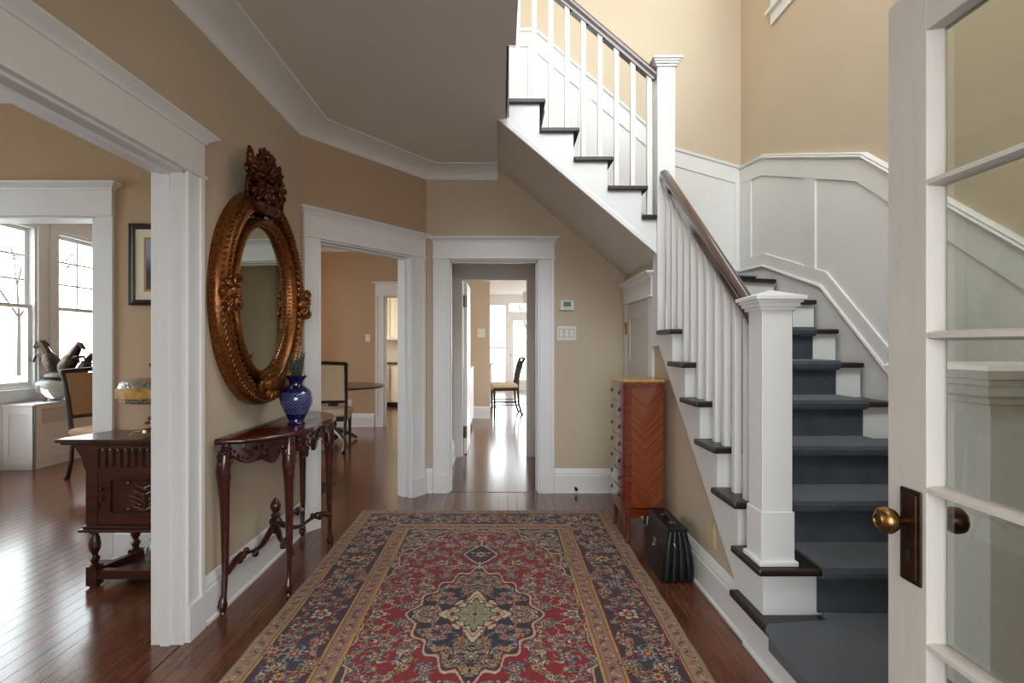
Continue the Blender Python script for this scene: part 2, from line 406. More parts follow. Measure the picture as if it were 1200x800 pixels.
struct('ceiling_upstairs', box(-1.6, 2.4, .2, 5.1, 5.6, 5.7), 'ceil', 'ceiling of the stairwell', cat='ceiling')
# hall ceiling, cut away over the stairwell
struct('ceiling', MB().prism([(-1.52, .30), (.078, .30), (.078, 2.83), (.03, 2.83), (.03, 3.752), (-.024, 3.752), (-.024, 4.849), (-1.52, 4.849)], 2, CZ, 3.14), 'ceil', 'shaded flat hall ceiling ending at the stairwell', cat='ceiling')
struct('ceiling_vestibule', box(-1.52, 2.25, -1.37, .30, CZ, 2.95), 'ceil', 'vestibule ceiling', cat='ceiling')
# study / bay
struct('wall_study_back', wall_mb((-4.80, 3.35), (-1.516, 3.35), .12, 0, CZ, [(.3, 2.32, 0, 2.10)]), 'wall2', 'tan study wall with cased opening to the bay', cat='wall')
struct('wall_study_left', wall_mb((-4.80, .3), (-4.80, 3.35), .12, 0, CZ, [(.6, 2.5, .8, 2.5)]), 'wall2', 'tan outer wall of the study', cat='wall')
struct('wall_study_front', wall_mb((-1.516, .3), (-4.92, .3), .12, 0, CZ), 'wall2', 'tan near wall of the study', cat='wall')
struct('ceiling_study', box(-4.92, -1.516, .18, 3.47, CZ, 2.95), 'ceil', 'study ceiling', cat='ceiling')
struct('wall_bay_left', wall_mb((-5.20, 3.3), (-5.20, 8.0), .13, 0, CZ, [(.95, 2.82, .834, 2.64), (3.10, 4.25, .834, 2.64)]), 'trim', 'white bay wall with two tall sash windows', cat='wall')
struct('wall_bay_stub', wall_mb((-4.80, 3.48), (-5.33, 3.48), .12, 0, CZ), 'wall', 'tan return wall of the bay', cat='wall')
struct('wall_bay_back', wall_mb((-5.33, 8.0), (-3.16, 8.0), .12, 0, CZ), 'wall2', 'tan far wall of the bay', cat='wall')
struct('wall_bay_right', wall_mb((-3.30, 8.8), (-2.40, 3.471), .10, 0, CZ, [(.3, 4.4, 0, 2.7)]), 'wall2', 'tan partition between bay and dining room', cat='wall')  # unseen opening added here to let bay daylight reach the dining room
struct('ceiling_bay', MB().prism([(-5.33, 3.471), (-2.25, 3.471), (-3.1, 8.12), (-5.33, 8.12)], 2, CZ, 2.95), 'ceil', 'white bay ceiling', cat='ceiling')
# dining room and kitchen
struct('wall_dining_back', wall_mb((-3.35, 8.73), (-.75, 8.73), .13, 0, CZ, [(1.48, 2.35, 0, 2.10)]), 'wall2', 'tan dining room wall with switch and kitchen doorway', cat='wall')
struct('wall_dining_left', wall_mb((-2.38, 3.472), (-1.52, 3.85), .05, 0, CZ), 'wall2', 'tan dining room corner', cat='wall')
struct('wall_dining_right', wall_mb((-.75, 8.73), (-.75, 5.0), .10, 0, CZ), 'wall2', 'tan wall between dining room and passage', cat='wall')
struct('ceiling_dining', MB().prism([(-2.24, 3.46), (-1.53, 3.9), (-.78, 4.99), (-.65, 4.99), (-.65, 8.86), (-3.3, 8.86)], 2, CZ+.002, 2.95), 'ceil', 'white dining ceiling', cat='ceiling')
struct('wall_kitchen_back', wall_mb((-3.42, 12.15), (-.70, 12.15), .1, 0, CZ), 'wall', 'kitchen far wall', cat='wall')
struct('wall_kitchen_left', wall_mb((-3.42, 8.86), (-3.42, 12.15), .1, 0, CZ, [(.2, 3.0, .95, 2.5)]), 'wall', 'kitchen left wall with added daylight opening', cat='wall')  # out-of-view opening, added so that daylight reaches the kitchen
struct('wall_kitchen_right', wall_mb((-.80, 12.15), (-.80, 8.87), .08, 0, CZ), 'wall', 'kitchen side wall', cat='wall')
struct('ceiling_kitchen', box(-3.52, -.70, 8.86, 12.25, CZ, 2.95), 'ceil', 'kitchen ceiling', cat='ceiling')
# passage and rear rooms
struct('wall_passage_left', wall_mb((-.56, 4.98), (-.56, 6.4), .06, 0, 2.86), 'wall', 'tan left wall of the short passage', cat='wall')
struct('wall_passage_right', wall_mb((.50, 6.4), (.50, 4.98), .08, 0, 2.86), 'wall', 'tan right wall of the short passage', cat='wall')
struct('wall_passage_back', wall_mb((-.65, 6.4), (3.1, 6.4), .12, 0, 2.86, [(.18, .97, 0, 2.085)]), 'wall', 'passage wall with inner doorway', cat='wall')
struct('ceiling_passage', box(-.62, .58, 4.98, 6.4, 2.6, 2.7), 'ceil', 'passage ceiling', cat='ceiling')
struct('wall_rear_left', wall_mb((-.62, 6.52), (-.62, 9.75), .12, 0, 2.86), 'wall', 'tan left wall beyond the passage', cat='wall')
struct('wall_rear_stub', wall_mb((-.74, 9.75), (-.20, 9.75), .12, 0, 2.86), 'wall', 'tan wall with switch beyond the inner doorway', cat='wall')
struct('wall_garden_left', wall_mb((-.60, 9.87), (-.60, 15.8), .1, 0, 2.86), 'wall', 'tan wall of garden room', cat='wall')
struct('wall_garden', wall_mb((-.70, 15.8), (3.1, 15.8), .12, 0, 2.86, [(.35, .86, .1, 2.45), (.95, 1.95, .03, 2.15), (.95, 1.95, 2.28, 2.5), (2.05, 3.4, .4, 2.45)]), 'trim', 'white far wall with glazed garden doors', cat='wall')
struct('wall_rear_right', wall_mb((3.0, 15.8), (3.0, 6.4), .12, 0, 2.86, [(1.5, 5.0, .8, 2.5), (6.4, 9.0, .8, 2.5)]), 'wall', 'outer wall of the rear rooms', cat='wall')
struct('ceiling_rear', box(-.74, 3.12, 6.52, 15.92, 2.75, 2.9), 'ceil', 'rear room ceiling', cat='ceiling')

# ---- floor: base, with individual hardwood boards laid over the near part
fl = struct('floor', MB().box(-1.56, 2.25, -1.37, 4.905, -.10, -.012).box(-4.92, -1.56, .18, 5.2, -.10, -.012), 'dark', 'reddish brown polished strip hardwood floor', cat='floor')
struct('floor_dining', MB().prism([(-5.33, 5.2), (-1.56, 5.2), (-1.56, 3.4), (-1.4, 3.86), (-.7, 4.905), (-.65, 12.25), (-5.33, 12.25)], 2, -.10, -.001), 'floorw', 'brown hardwood floor of the dining room', cat='floor')
struct('floor_passage', MB().box(-.649, 3.12, 4.905, 15.92, -.10, 0), 'floorw', 'brown hardwood floor of the passage', cat='floor')
struct('floor_study', box(-4.92, -4.2375, .18, 5.2, -.012, -.001), 'floorw', 'brown hardwood floor at the study windows', cat='floor')
WP = .0765
plank_cache = {}
def plank(x0, y0, y1, w=WP):
    key = (round(w, 4), round(y1-y0, 3))
    if key not in plank_cache:
        o = box(.0005, w-.0005, 0, y1-y0-.001, -.012, 0).build('plank', 'plank', fl)
        bv = bmesh.new(); bv.from_mesh(o.data)
        bmesh.ops.bevel(bv, geom=[e for e in bv.edges if all(v.co.z > -.001 for v in e.verts)], offset=.0008, segments=1, affect='EDGES')
        bv.to_mesh(o.data); bv.free(); plank_cache[key] = o.data
    else:
        o = bpy.data.objects.new('plank', plank_cache[key]); C.objects.link(o); o.parent = fl
    o.location = (x0, y0, 0)
x = -1.397; i = 0
while x < 1.09:
    under = -1.05 < x < .74
    cuts = [4.32, 4.905] if under and i % 2 else ([4.18, 4.905] if under else [.95, 1.9+.31*(i % 3), 3.3+.27*((i*2) % 4), 4.905])
    lim = 3.87+(x+WP+1.4)*1.44
    for a, b in zip(cuts, cuts[1:]):
        if a < lim: plank(x, a, min(b, lim))
    x += WP; i += 1
x = -1.56-WP; i = 0
while x > -4.3:
    off = [0, .55, .25, .8][i % 4]
    cuts = [1.75-off*.5, 3.0+off*.6, 5.2]
    if x > -2.35: cuts = [1.75-off*.5, 3.35]
    for a, b in zip(cuts, cuts[1:]): plank(x, a, b)
    x -= WP; i += 1
# threshold boards in the two hall openings
struct('trim_threshold', MB().box(-1.57, -1.400, .6, 2.4, -.012, .002), 'plank', 'flush wooden threshold board', cat='threshold')
struct('trim_threshold_passage', MB().box(-.47, .34, 4.86, 4.98, .0, .003), 'plank', 'flush wooden threshold at the hall doorway', cat='threshold')

# ---- crown moulding (cove) round the hall
def cove(d, h):
    pr = [(0, 0)]
    for i in range(9):
        a = PI/2*i/8
        pr.append((h*(.12+.80*math.sin(a)), -d*(.06+.86*(1-math.cos(a)))))
    return pr+[(h*.92, -d), (h*.90, -d-.006), (h*.94, -d-.012), (h, -d-.012), (h, 0)]
crown = MB().sweep([(-1.40, .42, CZ-.085), (-1.40, 3.81, CZ-.085), (-.66, 4.85, CZ-.085), (-.03, 4.85, CZ-.085)], (0, 0, 1), cove(.20, .085))
struct('trim_crown', crown, 'trim', 'white cove crown moulding following the hall walls', smooth=True, cat='crown moulding')
struct('trim_crown_dining', MB().box(-3.35, -.76, 8.62, 8.73, 2.79, 2.86), 'trim', 'white crown in the dining room', cat='crown moulding')
struct('trim_crown_study', MB().box(-4.8, -1.516, 3.26, 3.35, 2.79, 2.86), 'trim', 'white crown in the study', cat='crown moulding')

# ---- baseboards
BB = [(0, 0), (0, -.034), (.014, -.034), (.02, -.024), (.155, -.024), (.165, -.018), (.175, -.020), (.195, -.012), (.21, -.006), (.215, 0)]
def baseboard(name, pts, label, prof=BB, hgt=1.0):
    struct(name, MB().sweep([(*p, 0) for p in pts], (0, 0, 1), [(a*hgt, b) for a, b in prof]), 'trim', label, cat='baseboard')
baseboard('baseboard_left', [(-1.40, 2.545), (-1.40, 3.81), (-1.392, 3.821)], 'white baseboard under the console table')
baseboard('baseboard_back', [(.475, 4.85), (1.10, 4.85)], 'white baseboard right of the hall doorway')
baseboard('baseboard_back_left', [(-.672, 4.833), (-.66, 4.85), (-.605, 4.85)], 'short white baseboard in the corner between doorways')
baseboard('baseboard_study', [(-2.36, 3.35), (-1.516, 3.35)], 'white baseboard in the study')
baseboard('baseboard_dining', [(-3.3, 8.73), (-2.02, 8.73)], 'white baseboard of the dining room')
baseboard('baseboard_rear', [(-.62, 9.75), (-.20, 9.75)], 'white baseboard beyond the inner doorway')
baseboard('baseboard_stair', [(1.10, 4.85), (1.10, 2.27)], 'white baseboard below the stairs', hgt=.95)
baseboard('baseboard_passage_left', [(-.56, 4.98), (-.56, 6.4)], 'white baseboard in the passage')

# ---- cased openings: casing boards, flat header, small cornice
def casing(name, A, d, n, s0, s1, top, w, hh, label, jamb=.12, wl=None, wr=None, shade=None, fluted=True, far=False, material='trim'):
    """A origin, d along the wall, n out towards the viewer; opening s0..s1"""
    A = Vector((*A, 0)); d = Vector((*d, 0)).normalized(); n = Vector((*n, 0)).normalized()
    Mx = Matrix(((d.x, n.x, 0, A.x), (d.y, n.y, 0, A.y), (0, 0, 1, 0), (0, 0, 0, 1)))
    wl = w if wl is None else wl; wr = w if wr is None else wr
    root = sroot(name, label, 'door casing'); m_ = material
    for (a, b, sg) in ((s0-wl, s0, 1), (s1, s1+wr, -1)):
        if b-a < .01: continue
        mb = MB(Mx).box(a, b, 0, .020, 0, top)
        if fluted:
            inn = b if sg == 1 else a; outr = a if sg == 1 else b
            mb.box(min(inn, inn-sg*.02), max(inn, inn-sg*.02), .018, .027, .16, top)
            mb.box(min(outr, outr+sg*.03), max(outr, outr+sg*.03), .018, .030, .16, top)
            mb.box(a-.0, b+.0, .018, .034, 0, .16)
        mb.build('casing', m_, root, bevel=.002)
    e0, e1 = s0-wl-.002, s1+wr+.002
    MB(Mx).box(e0, e1, 0, .028, top, top+hh).build('header', m_, root, bevel=.002)
    MB(Mx).box(e0-.008, e1+.008, 0, .038, top-.006, top+.010).build('bead', m_, root, bevel=.003)
    c = MB(Mx)
    c.rings([[(e0-o, 0, top+hh+z), (e1+o, 0, top+hh+z), (e1+o, .030+o, top+hh+z), (e0-o, .030+o, top+hh+z)] for z, o in ((0, .006), (.010, .008), (.018, .016), (.034, .040), (.036, .046), (.048, .046))])
    c.build('cornice', m_, root, bevel=.002)
    j = MB(Mx)
    j.box(s0-.001, s0+.018, -jamb-.012, .012, 0, top).box(s1-.018, s1+.001, -jamb-.012, .012, 0, top).box(s0, s1, -jamb-.012, .012, top-.018, top+.001)
    if fluted:
        j.box(s0+.018, s0+.030, -jamb*.7, -jamb*.35, 0, top-.018).box(s1-.030, s1-.018, -jamb*.7, -jamb*.35, 0, top-.018).box(s0+.018, s1-.018, -jamb*.7, -jamb*.35, top-.030, top-.018)
    j.build('jamb', m_, root, bevel=.0015)
    return root
casing('trim_1', (-1.40, 0), (0, 1), (1, 0), .6, 2.40, 2.08, .13, .155, 'wide white cased opening from hall to study', jamb=.115)
casing('trim_2', (-1.40, 3.81), (.74, 1.04), (1.04, -.74), .145, 1.08, 2.075, .13, .155, 'white casing of the dining room doorway in the angled wall', jamb=.13, wr=.155)
casing('trim_3', (0, 4.85), (1, 0), (0, -1), -.47, .341, 2.075, .13, .14, 'white casing of the narrow hallway doorway', jamb=.13)
casing('trim_4', (0, 3.35), (1, 0), (0, -1), -4.5, -2.48, 2.10, .11, .15, 'white casing of the study opening to the bay', jamb=.12, fluted=False)
casing('trim_5', (0, 6.4), (1, 0), (0, -1), -.47, .32, 2.085, .13, .15, 'white inner casing at the end of the passage', jamb=.12, fluted=False, wl=.09)
casing('trim_6', (0, 8.73), (1, 0), (0, -1), -1.87, -1.0, 2.10, .13, .17, 'white casing of the kitchen doorway beyond the dining room', jamb=.13, fluted=True)

# ================================================================== STAIRCASE
zt = lambda k: .2*k+.008
yn = lambda k: 2.19+.236*(k-2)
RX = 2.09
st = thing('staircase', 'white staircase with dark wood treads, turning left up to the next floor', 'staircase', (1.5, 3.0, 0))
# platform step
box(1.03, RX, 1.25, yn(2)+.28, zt(1)-.03, zt(1)).build('tread', 'tread', st, bevel=.008)
for k in range(2, 8):
    box(1.035, RX, yn(k), yn(k)+.278, zt(k)-.03, zt(k)).build('tread', 'tread', st, bevel=.009)
    box(1.0985, RX-.001, yn(k)+.04, yn(k)+.06, zt(k-1)-.02, zt(k)-.03).build('riser', 'trim', st)
box(1.215, RX, yn(8), 4.0, zt(8)-.03, zt(8)).build('tread', 'tread', st, bevel=.009)
box(1.10, RX-.001, yn(8)+.04, yn(8)+.06, zt(7)-.02, zt(8)-.03).build('riser', 'trim', st)
box(1.10, RX-.001, 1.25, 1.27, 0, zt(1)-.03).build('riser', 'trim', st)
def ptread(pts, k): MB().prism(pts, 2, zt(k)-.03, zt(k)).build('tread', 'tread', st, bevel=.008)
ptread([(1.20, 3.80), (RX, 4.14), (RX, 4.825), (1.16, 4.825)], 9)
MB().prism([(1.20, 3.84), (RX, 4.18), (RX, 4.20), (1.20, 3.86)], 2, zt(8)-.01, zt(9)-.03).build('riser', 'trim', st)
ptread([(1.20, 3.89), (1.72, 4.825), (1.16, 4.825)], 10)
MB().prism([(1.20, 3.94), (1.68, 4.825), (1.66, 4.825), (1.20, 3.97)], 2, zt(9)-.01, zt(10)-.03).build('riser', 'trim', st)
xn = lambda k: 1.25-.2355*(k-11)
YF = 3.757
for k in range(11, 16):
    if k == 11: ptread([(.975, YF), (1.077, YF), (1.077, 3.89), (1.25, 3.89), (1.25, 4.825), (.975, 4.825)], 11)
    else: box(xn(k)-.275, xn(k), YF, 4.825, zt(k)-.03, zt(k)).build('tread', 'tread', st, bevel=.008)
    box(xn(k)-.06, xn(k)-.04, 3.90 if k == 11 else YF+.061, 4.825, zt(k-1)-.02, zt(k)-.03).build('riser', 'trim', st)
box(xn(16)-.06, xn(16)-.04, YF+.034, 4.825, zt(15), zt(16)-.03).build('riser', 'trim', st)
# stringers (white skirts cut to the steps)
p = [(1.25, 0), (2.235, 0), (3.73, 1.33), (3.757, 1.33), (3.757, zt(7)-.03)]
for k in range(7, 1, -1): p += [(yn(k)+.04, zt(k)-.03), (yn(k)+.04, zt(k-1)-.03)]
p += [(1.25, zt(1)-.03)]
MB().prism([(a, b) for a, b in p], 0, 1.07, 1.098).build('stringer', 'trim', st)
MB().sweep([(1.07, 1.25, 0), (1.07, 2.39, 0)], (0, 0, 1), [(0, 0), (0, .014), (.012, .014), (.022, .006), (.024, 0)]).build('shoe_moulding', 'trim', st)
q = [(-.024, 2.873), (.03, 2.83+.045), (.03, zt(15)-.03)]
for k in range(15, 10, -1):
    q += [(xn(k)-.04, zt(k)-.03)]
    q += [(xn(k)-.04, zt(k-1)-.03)]
q = q[:-2]+[(1.09, zt(11)-.03), (1.09, 1.933)]
MB().prism([(-.024, 2.873)] + q[2:], 1, YF+.033, YF+.06).build('stringer', 'trim', st) if False else None
sq = [(-.024, 2.875), (.03, 2.90), (.03, zt(15)-.03)]
for k in range(15, 11, -1): sq += [(xn(k)-.04, zt(k)-.03), (xn(k)-.04, zt(k-1)-.03)]
sq += [(1.09, zt(11)-.03), (1.09, 1.934)]
o = bpy.data.meshes.new('x')
MB().add([(a, YF+.033, b) for a, b in sq]+[(a, YF+.06, b) for a, b in sq],
         [tuple(range(len(sq))), tuple(range(2*len(sq)-1, len(sq)-1, -1))]+[(i, (i+1) % len(sq), len(sq)+(i+1) % len(sq), len(sq)+i) for i in range(len(sq))]).build('stringer', 'trim', st)
MB().sweep([(-.024, YF+.033, 2.875), (1.09, YF+.033, 1.934)], (0, -1, 0), [(0, -.004), (.018, -.004), (.02, .006), (.012, .014), (.014, .022), (.006, .034), (0, .036)]).build('stringer_moulding', 'trim', st)
MB().prism([(-.024, 2.873), (1.13, 1.899), (1.13, 1.94), (-.024, 2.914)], 1, YF+.034, 4.849).build('soffit', 'ceil', st)
MB().box(.030, .042, 2.85, 3.74, CZ-.001, 3.16).build('edge_board', 'tread', st)
MB().box(.045, .055, 3.70, 3.75, 2.87, 3.45).build('edge_board', 'tread', st)
# newel posts
def newel(x0, x1, y0, y1, z0, zc, base=True):
    r = MB().box(x0, x1, y0, y1, z0, zc).box(x0-.006, x1+.006, y0-.006, y1+.006, z0, z0+.22 if base else z0+.02).build('newel_post', 'trim', st, bevel=.003)
    if base:
        MB().box(x0-.018, x1+.018, y0-.018, y1+.018, z0, z0+.022).build('base_moulding', 'trim', r, bevel=.006)
    c = MB()
    for z, zz, o_ in ((0, .014, .012), (.014, .03, .022), (.03, .042, .03), (.042, .058, .04)):
        c.box(x0-o_, x1+o_, y0-o_, y1+o_, zc+z-.01, zc+zz-.01)
    xm, ym = (x0+x1)/2, (y0+y1)/2; o_ = .036; z = zc+.048
    c.add([(x0-o_, y0-o_, z), (x1+o_, y0-o_, z), (x1+o_, y1+o_, z), (x0-o_, y1+o_, z), (xm, ym, z+.03)], [(0, 1, 4), (1, 2, 4), (2, 3, 4), (3, 0, 4), (3, 2, 1, 0)])
    c.build('newel_cap', 'trim', r, bevel=.0015)
newel(1.068, 1.192, 2.232, 2.356, zt(2), 1.462)
newel(1.078, 1.200, YF, 3.884, 1.30, 3.235, base=False)
# balusters
def rail_z(y): return 2.475-.775*(3.757-y)
BX = 1.122
nb = 0
for k in range(2, 8):
    for dy in (.055, .173):
        y = yn(k)+dy+.0
        if y < 2.40: continue
        w = .0175
        top = rail_z(y)-.012
        MB().add([(BX-w, y-w, zt(k)), (BX+w, y-w, zt(k)), (BX+w, y+w, zt(k)), (BX-w, y+w, zt(k)),
                  (BX-w, y-w, top-.775*w), (BX+w, y-w, top-.775*w), (BX+w, y+w, top+.775*w), (BX-w, y+w, top+.775*w)],
                 [(3, 2, 1, 0), (4, 5, 6, 7), (0, 1, 5, 4), (1, 2, 6, 5), (2, 3, 7, 6), (3, 0, 4, 7)]).build('baluster', 'trim', st, bevel=.002)
y = 3.66; MB().box(BX-.0175, BX+.0175, y-.0175, y+.0175, zt(7), rail_z(y)-.02).build('baluster', 'trim', st, bevel=.002)
def rail_u(x): return 3.175+.85*(1.075-x)
UY = 3.815
x = 1.034
while x > .08:
    k = 11
    while k < 15 and x < xn(k+1)-.0: k += 1
    w = .0165
    MB().box(x-w, x+w, UY-w, UY+w, zt(k), rail_u(x)-.01).build('baluster', 'trim', st, bevel=.002)
    x -= .1145
pd_ = MB().box(1.45, RX, 1.62, 1.95, zt(1), 1.16).build('pedestal', 'trim', st, bevel=.003)
MB().rings([[(1.45-o_, 1.62-o_, z), (RX, 1.62-o_, z), (RX, 1.95+o_, z), (1.45-o_, 1.95+o_, z)] for z, o_ in ((1.13, .004), (1.135, .014), (1.15, .016), (1.16, .030), (1.185, .034), (1.19, .014), (1.205, .014), (1.21, .045), (1.235, .050), (1.25, .036))]).build('pedestal_cap', 'trim', pd_)
# handrails: rounded moulded section
RP = [(-.030, -.030), (.030, -.030), (.034, -.012), (.028, .004), (.032, .020), (.020, .036), (0, .041), (-.020, .036), (-.032, .020), (-.028, .004), (-.034, -.012)]
MB().sweep([(BX, 2.356, rail_z(2.356)), (BX, 3.70, rail_z(3.70)), (BX, 3.757, rail_z(3.757))], (1, 0, 0), [(a, b) for a, b in RP]).build('handrail', 'rail', st, smooth=True)
MB().sweep([(1.078, UY, rail_u(1.078)), (-.15, UY, rail_u(-.15))], (0, 1, 0), [(a, b) for a, b in RP]).build('handrail', 'rail', st, smooth=True)

# carpet runner: follows treads and risers
rn = thing('stair_runner', 'dark navy blue carpet runner covering the middle of the stairs', 'carpet', (1.6, 3.0, .21))
TH = .014
pl = MB()
pl.prism([(.998, 1.25), (.998, 2.02), (1.010, 2.09), (1.04, 2.125), (1.295, 2.16), (1.295, yn(2)+.02), (RX-.02, yn(2)+.02), (RX-.02, 1.25)], 2, zt(1)+.0, zt(1)+.02)
pl.box(.996, 1.029, 1.25, 2.04, zt(1)-.040, zt(1)+.016)
pl.build('platform_carpet', 'carpet', rn, bevel=.008, smooth=True)
path = [(yn(2)+.03, zt(1)+TH)]
for k in range(2, 9):
    yy, z = yn(k), zt(k)
    path += [(yy+.036, z-.045)] if k > 1 else []
    path += [(yy+.012, z-.042), (yy-.010, z-.030), (yy-.016, z-.008), (yy-.006, z+.010), (yy+.014, z+TH)]
    path += [(yn(k+1)+.036, z+TH)]
path = path[:-1]+[(3.95, zt(8)+TH)]
def ribbon(path, x0, x1, t):
    mb = MB(); P = [Vector((0, a, b)) for a, b in path]; R = []
    for i, p_ in enumerate(P):
        tt = (P[min(i+1, len(P)-1)]-P[max(i-1, 0)]).normalized(); nn = Vector((0, tt.z, -tt.y))
        R.append([(x0, p_.y, p_.z), (x1, p_.y, p_.z), (x1, p_.y+nn.y*t, p_.z+nn.z*t), (x0, p_.y+nn.y*t, p_.z+nn.z*t)])
    return mb.rings(R)
ribbon(path, 1.288, 1.945, .012).build('runner_strip', 'carpet', rn, smooth=True)
MB().prism([(1.24, 3.80), (1.90, 4.05), (1.90, 4.60), (1.30, 4.70)], 2, zt(9), zt(9)+.014).build('winder_carpet', 'carpet', rn, bevel=.005)
MB().prism([(1.22, 3.93), (1.58, 4.60), (1.22, 4.65)], 2, zt(10), zt(10)+.014).build('winder_carpet', 'carpet', rn, bevel=.005)
for k in range(11, 16):
    box(xn(k)-.235, xn(k)+.012, 3.98, 4.66, zt(k)-.0, zt(k)+.013).build('tread_carpet', 'carpet', rn, bevel=.005)
    box(xn(k)-.04, xn(k)-.028, 3.98, 4.66, zt(k-1), zt(k)-.03).build('riser_carpet', 'carpet', rn)

# wall under the stairs with the closet door
struct('wall_stair', MB().prism([(2.15, 0), (4.85, 0), (4.85, 1.91), (3.80, 1.91), (3.76, 1.35), (3.70, 1.31)], 0, 1.10, 1.14), 'wall', 'tan triangular wall below the stairs', cat='wall')
cl = casing('trim_7', (1.10, 0), (0, 1), (-1, 0), 4.015, 4.70, 1.66, .11, .13, 'low white casing of the closet door under the stairs', jamb=-.0, fluted=False)
dr = sroot('door_1', 'small cream panelled closet door under the stairs', 'door')
MB().box(1.090, 1.100, 4.025, 4.69, .01, 1.65).build('door_leaf', 'doorpaint', dr)
for y0, y1 in ((4.025, 4.12), (4.595, 4.69)): MB().box(1.082, 1.091, y0, y1, .01, 1.65).build('stile', 'doorpaint', dr, bevel=.002)
for z0, z1 in ((.01, .2), (.62, .72), (1.08, 1.18), (1.52, 1.65)): MB().box(1.083, 1.091, 4.12, 4.595, z0, z1).build('rail', 'doorpaint', dr, bevel=.002)
for z in (1.40, .25): MB().box(1.070, 1.084, 4.672, 4.700, z, z+.10).tube([(1.070, 4.686, z), (1.070, 4.686, z+.10)], .006).build('hinge', 'brass', dr)

# wainscot: backing, rails, stiles, cap
def wain(name, label, cap, skirt, n, out, stiles, axis, sd=.62):
    """cap/skirt: 3D paths; stiles: [(a0,a1)] along the axis"""
    r = sroot(name, label, 'wainscot')
    def at(path, a):
        P = sorted([(p_[axis], p_[2]) for p_ in path])
        for (a0, z0), (a1, z1) in zip(P, P[1:]):
            if a0 <= a <= a1: return z0+(z1-z0)*(a-a0)/(a1-a0)
        return P[0][1] if a < P[0][0] else P[-1][1]
    sgn = -1
    def sw(path, prof): return MB().sweep(path, n, prof)
    # find the in-plane sign: positive perpendicular should be up
    t = (Vector(cap[1])-Vector(cap[0])).normalized(); up = 1 if Vector(n).cross(t).z > 0 else -1
    sw(cap, [(0, 0), (.020, 0), (.020, -up*.13), (0, -up*.13)]).build('top_rail', 'panel', r, bevel=.002)
    sw(cap, [(0, -up*.0), (.034, -up*.0), (.040, up*.010), (.030, up*.018), (.036, up*.026), (.018, up*.034), (0, up*.034)]).build('cap_rail', 'trim', r)
    sw(skirt, [(0, up*.10), (.020, up*.10), (.020, -up*.01), (0, -up*.01)]).build('bottom_rail', 'panel', r, bevel=.002)
    sw(skirt, [(.0, up*.012), (.030, up*.012), (.034, 0), (.026, -up*.012), (0, -up*.012)]).build('skirt_moulding', 'trim', r)
    sw(skirt, [(0, 0), (.012, 0), (.012, -up*sd), (0, -up*sd)]).build('skirt_board', 'panel', r)
    N_ = Vector(n)
    base = Vector(cap[0])
    for a0, a1 in stiles:
        pts = []
        for a, f in ((a0, at(skirt, a0)), (a1, at(skirt, a1)), (a1, at(cap, a1)-.02), (a0, at(cap, a0)-.02)): pts.append((a, f+.02 if f < at(cap, a)-.1 else f))
        mb = MB()
        if axis == 1: mb.prism(pts, 0, base.x, base.x+N_.x*.019)
        else: mb.prism(pts, 1, base.y, base.y+N_.y*.019)
        mb.build('stile', 'panel', r, bevel=.002)
    # backing board
    aa = sorted({p_[axis] for p_ in cap} | {p_[axis] for p_ in skirt})
    lo = max(min(p_[axis] for p_ in cap), min(p_[axis] for p_ in skirt)); hi = min(max(p_[axis] for p_ in cap), max(p_[axis] for p_ in skirt))
    aa = [a for a in aa if lo <= a <= hi]
    poly = [(a, at(skirt, a)-.03) for a in aa]+[(a, at(cap, a)) for a in reversed(aa)]
    mb = MB()
    if axis == 1: mb.prism(poly, 0, base.x, base.x+N_.x*.006)
    else: mb.prism(poly, 1, base.y, base.y+N_.y*.006)
    mb.build('panel', 'panel', r)
    return r
wain('trim_wainscot_right', 'white panelled wainscot climbing the right wall beside the stairs',
     [(2.13, 1.62, 1.27), (2.13, 3.19, 2.40), (2.13, 4.41, 2.815), (2.13, 4.849, 2.86)],
     [(2.13, 1.62, .50), (2.13, 2.2, .50), (2.13, 3.60, 1.695), (2.13, 4.40, 1.945), (2.13, 4.849, 1.96)],
     (-1, 0, 0), 1, [(1.63, 1.75), (2.70, 2.82), (3.675, 3.80), (4.62, 4.84)], 1)
wain('trim_wainscot_back', 'white panelled wainscot on the wall behind the upper flight',
     [(2.129, 4.85, 2.86), (1.53, 4.85, 3.03), (.30, 4.85, 4.08), (-.6, 4.85, 4.08)],
     [(2.129, 4.85, 1.96), (1.80, 4.85, 2.02), (.30, 4.85, 3.26), (-.6, 4.85, 3.26)],
     (0, -1, 0), 1, [(2.07, 2.128), (1.38, 1.50), (.69, .80), (.24, .32)], 0, sd=.12)
